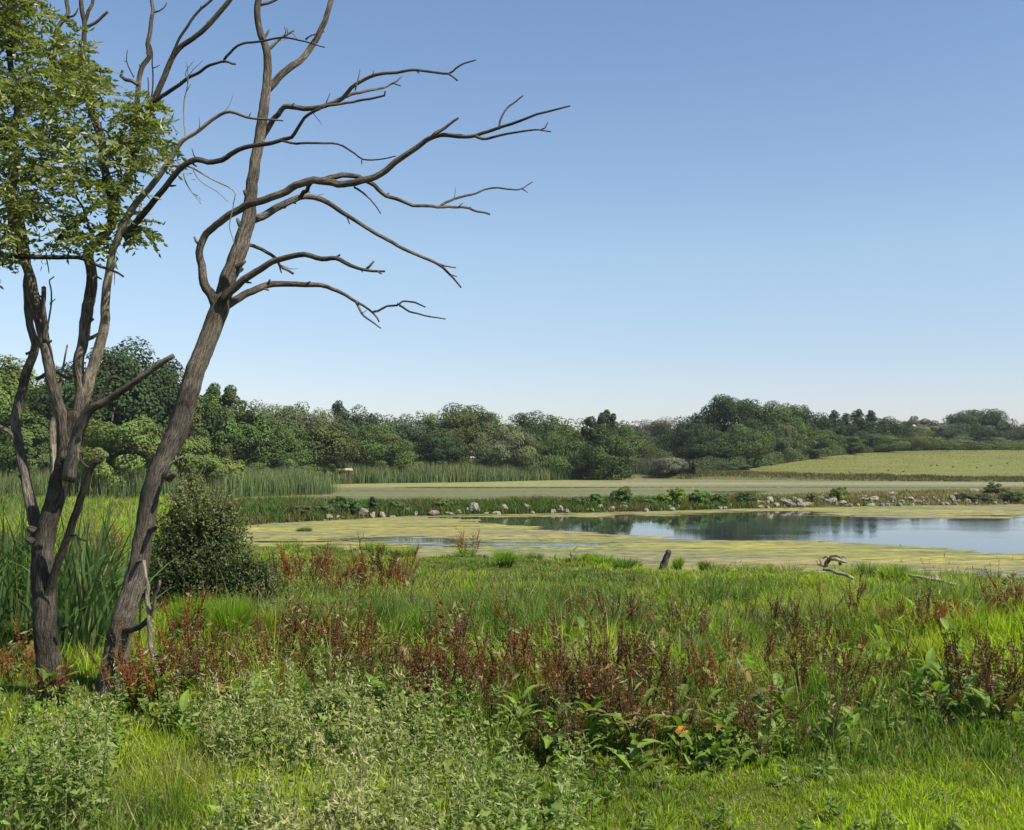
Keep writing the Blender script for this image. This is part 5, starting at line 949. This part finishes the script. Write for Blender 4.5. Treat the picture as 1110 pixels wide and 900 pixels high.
h = np.where(near_, h * rg.choice([.2, .45, 1.0], n), h)
mb = MB(); blades(mb, np.stack([x, y, z - .02], 1), h, rg.normal(0, .35, (n, 2)) * h[:, None], rg.uniform(.04, .075, n), col * rg.uniform(.6, 1.4, (n, 1)), rg=rg)
o = mb.build("dam_vegetation", M_grass); tag(o, "rough green and tan weeds covering the stone dam between the ponds", "weeds", kind="stuff")
# field stubble: low grass texture on the sloping field
n = 60000; u_ = rg.uniform(0, 1, n); y = 126 + 100 * u_ ** .9; x = rg.uniform(10, 200, n); ok = x > 9 + (y - 128) * .38; x, y = x[ok], y[ok]; n = len(x); z = terrain(x, y)
cf = np.array([.12, .14, .05]) * (.75 + .5 * fbm(x * .08, y * .3, 95))[:, None] * rg.uniform(.75, 1.25, (n, 1)); h = rg.uniform(.05, .14, n)
mb = MB(); blades(mb, np.stack([x, y, z - .02], 1), h, rg.normal(0, .05, (n, 2)), rg.uniform(.04, .09, n), cf, rg=rg); o = mb.build("field_grass", M_grass); tag(o, "short yellow green grass of the sloping field", "grass", kind="stuff")

# ---------------------------------------------------------------- nettles and mixed weeds in front
def nettles(name, label, n, px0, px1, py0, py1, hmin, hmax, pale):
    x, y = scatter(n, px0, px1, py0, py1); z = terrain(x, y); mb = MB(); P_, N_, L_, W_, C_, U2 = [], [], [], [], [], []
    dens_ = fbm(x * .9, y * .9, 101); ok = dens_ > .45; x, y, z, dens_ = x[ok], y[ok], z[ok], dens_[ok]; n = len(x)
    zone = np.clip(fbm(x * .6, y * .6, 103) * 2.4 - .2, .15, 1); pn = pxof(x, y, z)[0]; zone = zone * np.clip(1.15 - np.abs(pn - 290) / 260, .15, 1)
    H = rg.uniform(hmin, hmax, n) * (.45 + 1.1 * fbm(x * .7, y * .7, 102)); ln = rg.normal(0, .10, (n, 2)) * H[:, None]
    blades(mb, np.stack([x, y, z], 1), H * 1.0, ln, np.full(n, .008), np.tile([.10, .11, .04], (n, 1)), rg=rg, curve=0.0)
    K = 15
    for k in range(K):
        s = .22 + .78 * (k + .5) / K; a0 = (k % 2) * math.pi / 2 + rg.uniform(0, .6, n)
        for sg in (0, math.pi):
            a = a0 + sg; L = (.10 - .075 * s * s) * rg.uniform(.5, 1.4, n); dr = np.stack([np.cos(a), np.sin(a), rg.uniform(-1.0, .3, n)], 1)
            c = np.stack([x + ln[:, 0] * s, y + ln[:, 1] * s, z + H * s], 1) + dr * L[:, None] * .6
            nr = np.stack([-dr[:, 0] * .3, -dr[:, 1] * .3, np.ones(n)], 1) + rg.normal(0, .55, (n, 3)); w1 = (pale * rg.uniform(.3, 1, n) * sst(.35, .6, dens_))[:, None]
            w1 = w1 * (.35 + .65 * s) * zone[:, None]; cl = (np.array([.13, .20, .032]) * (1 - w1) + np.array([.33, .33, .11]) * w1) * rg.uniform(.65, 1.35, (n, 1)); leaves(mb, c, nr, L, L * .55, cl, rg=rg, updir=dr)
    # drooping seed tassels
    m = int(n * 46); j = rg.integers(0, n, m); s = rg.uniform(.5, 1.0, m); a = rg.uniform(0, 6.28, m)
    c = np.stack([x[j] + ln[j, 0] * s + np.cos(a) * .035, y[j] + ln[j, 1] * s + np.sin(a) * .035, z[j] + H[j] * s - .01], 1); cl = np.array([.36, .34, .17]) * rg.uniform(.6, 1.3, (m, 1))
    keep_ = rg.random(m) < (.06 + .9 * pale * zone[j]); leaves(mb, c[keep_], rg.normal(size=(keep_.sum(), 3)), rg.uniform(.03, .055, keep_.sum()), .011, cl[keep_], rg=rg, updir=np.tile([.1, .1, -1.0], (keep_.sum(), 1)) + rg.normal(0, .3, (keep_.sum(), 3)))
    o = mb.build(name, M_leaf); tag(o, label, "weeds", kind="stuff"); return o
nettles("nettle_patch", "dense pale seeding nettles filling the front left corner", 1250, -250, 480, 830, 1300, .40, .85, 1.0)
nettles("nettle_patch", "scattered green nettles and weeds below the two near trees", 900, -200, 520, 790, 900, .2, .38, .55)
nettles("nettle_patch", "loose seeding nettles at the bottom centre of the meadow", 170, 430, 640, 880, 1150, .3, .55, .8)
nettles("nettle_patch", "sparse weeds dotted over the right foreground lawn", 110, 560, 1350, 780, 1100, .15, .3, .5)
nettles("nettle_patch", "tall pale seeding nettles standing among the brown docks at left", 34, 170, 560, 800, 830, .5, .65, 1.0)
nettles("nettle_spikes", "tallest upright pale nettle spikes rising out of the front left patch", 210, 150, 420, 840, 1120, .85, 1.25, 2.2)
nettles("nettle_spikes", "few upright pale seeding nettles at the bottom left and centre of the meadow", 120, -60, 620, 880, 1180, .6, 1.0, 1.6)
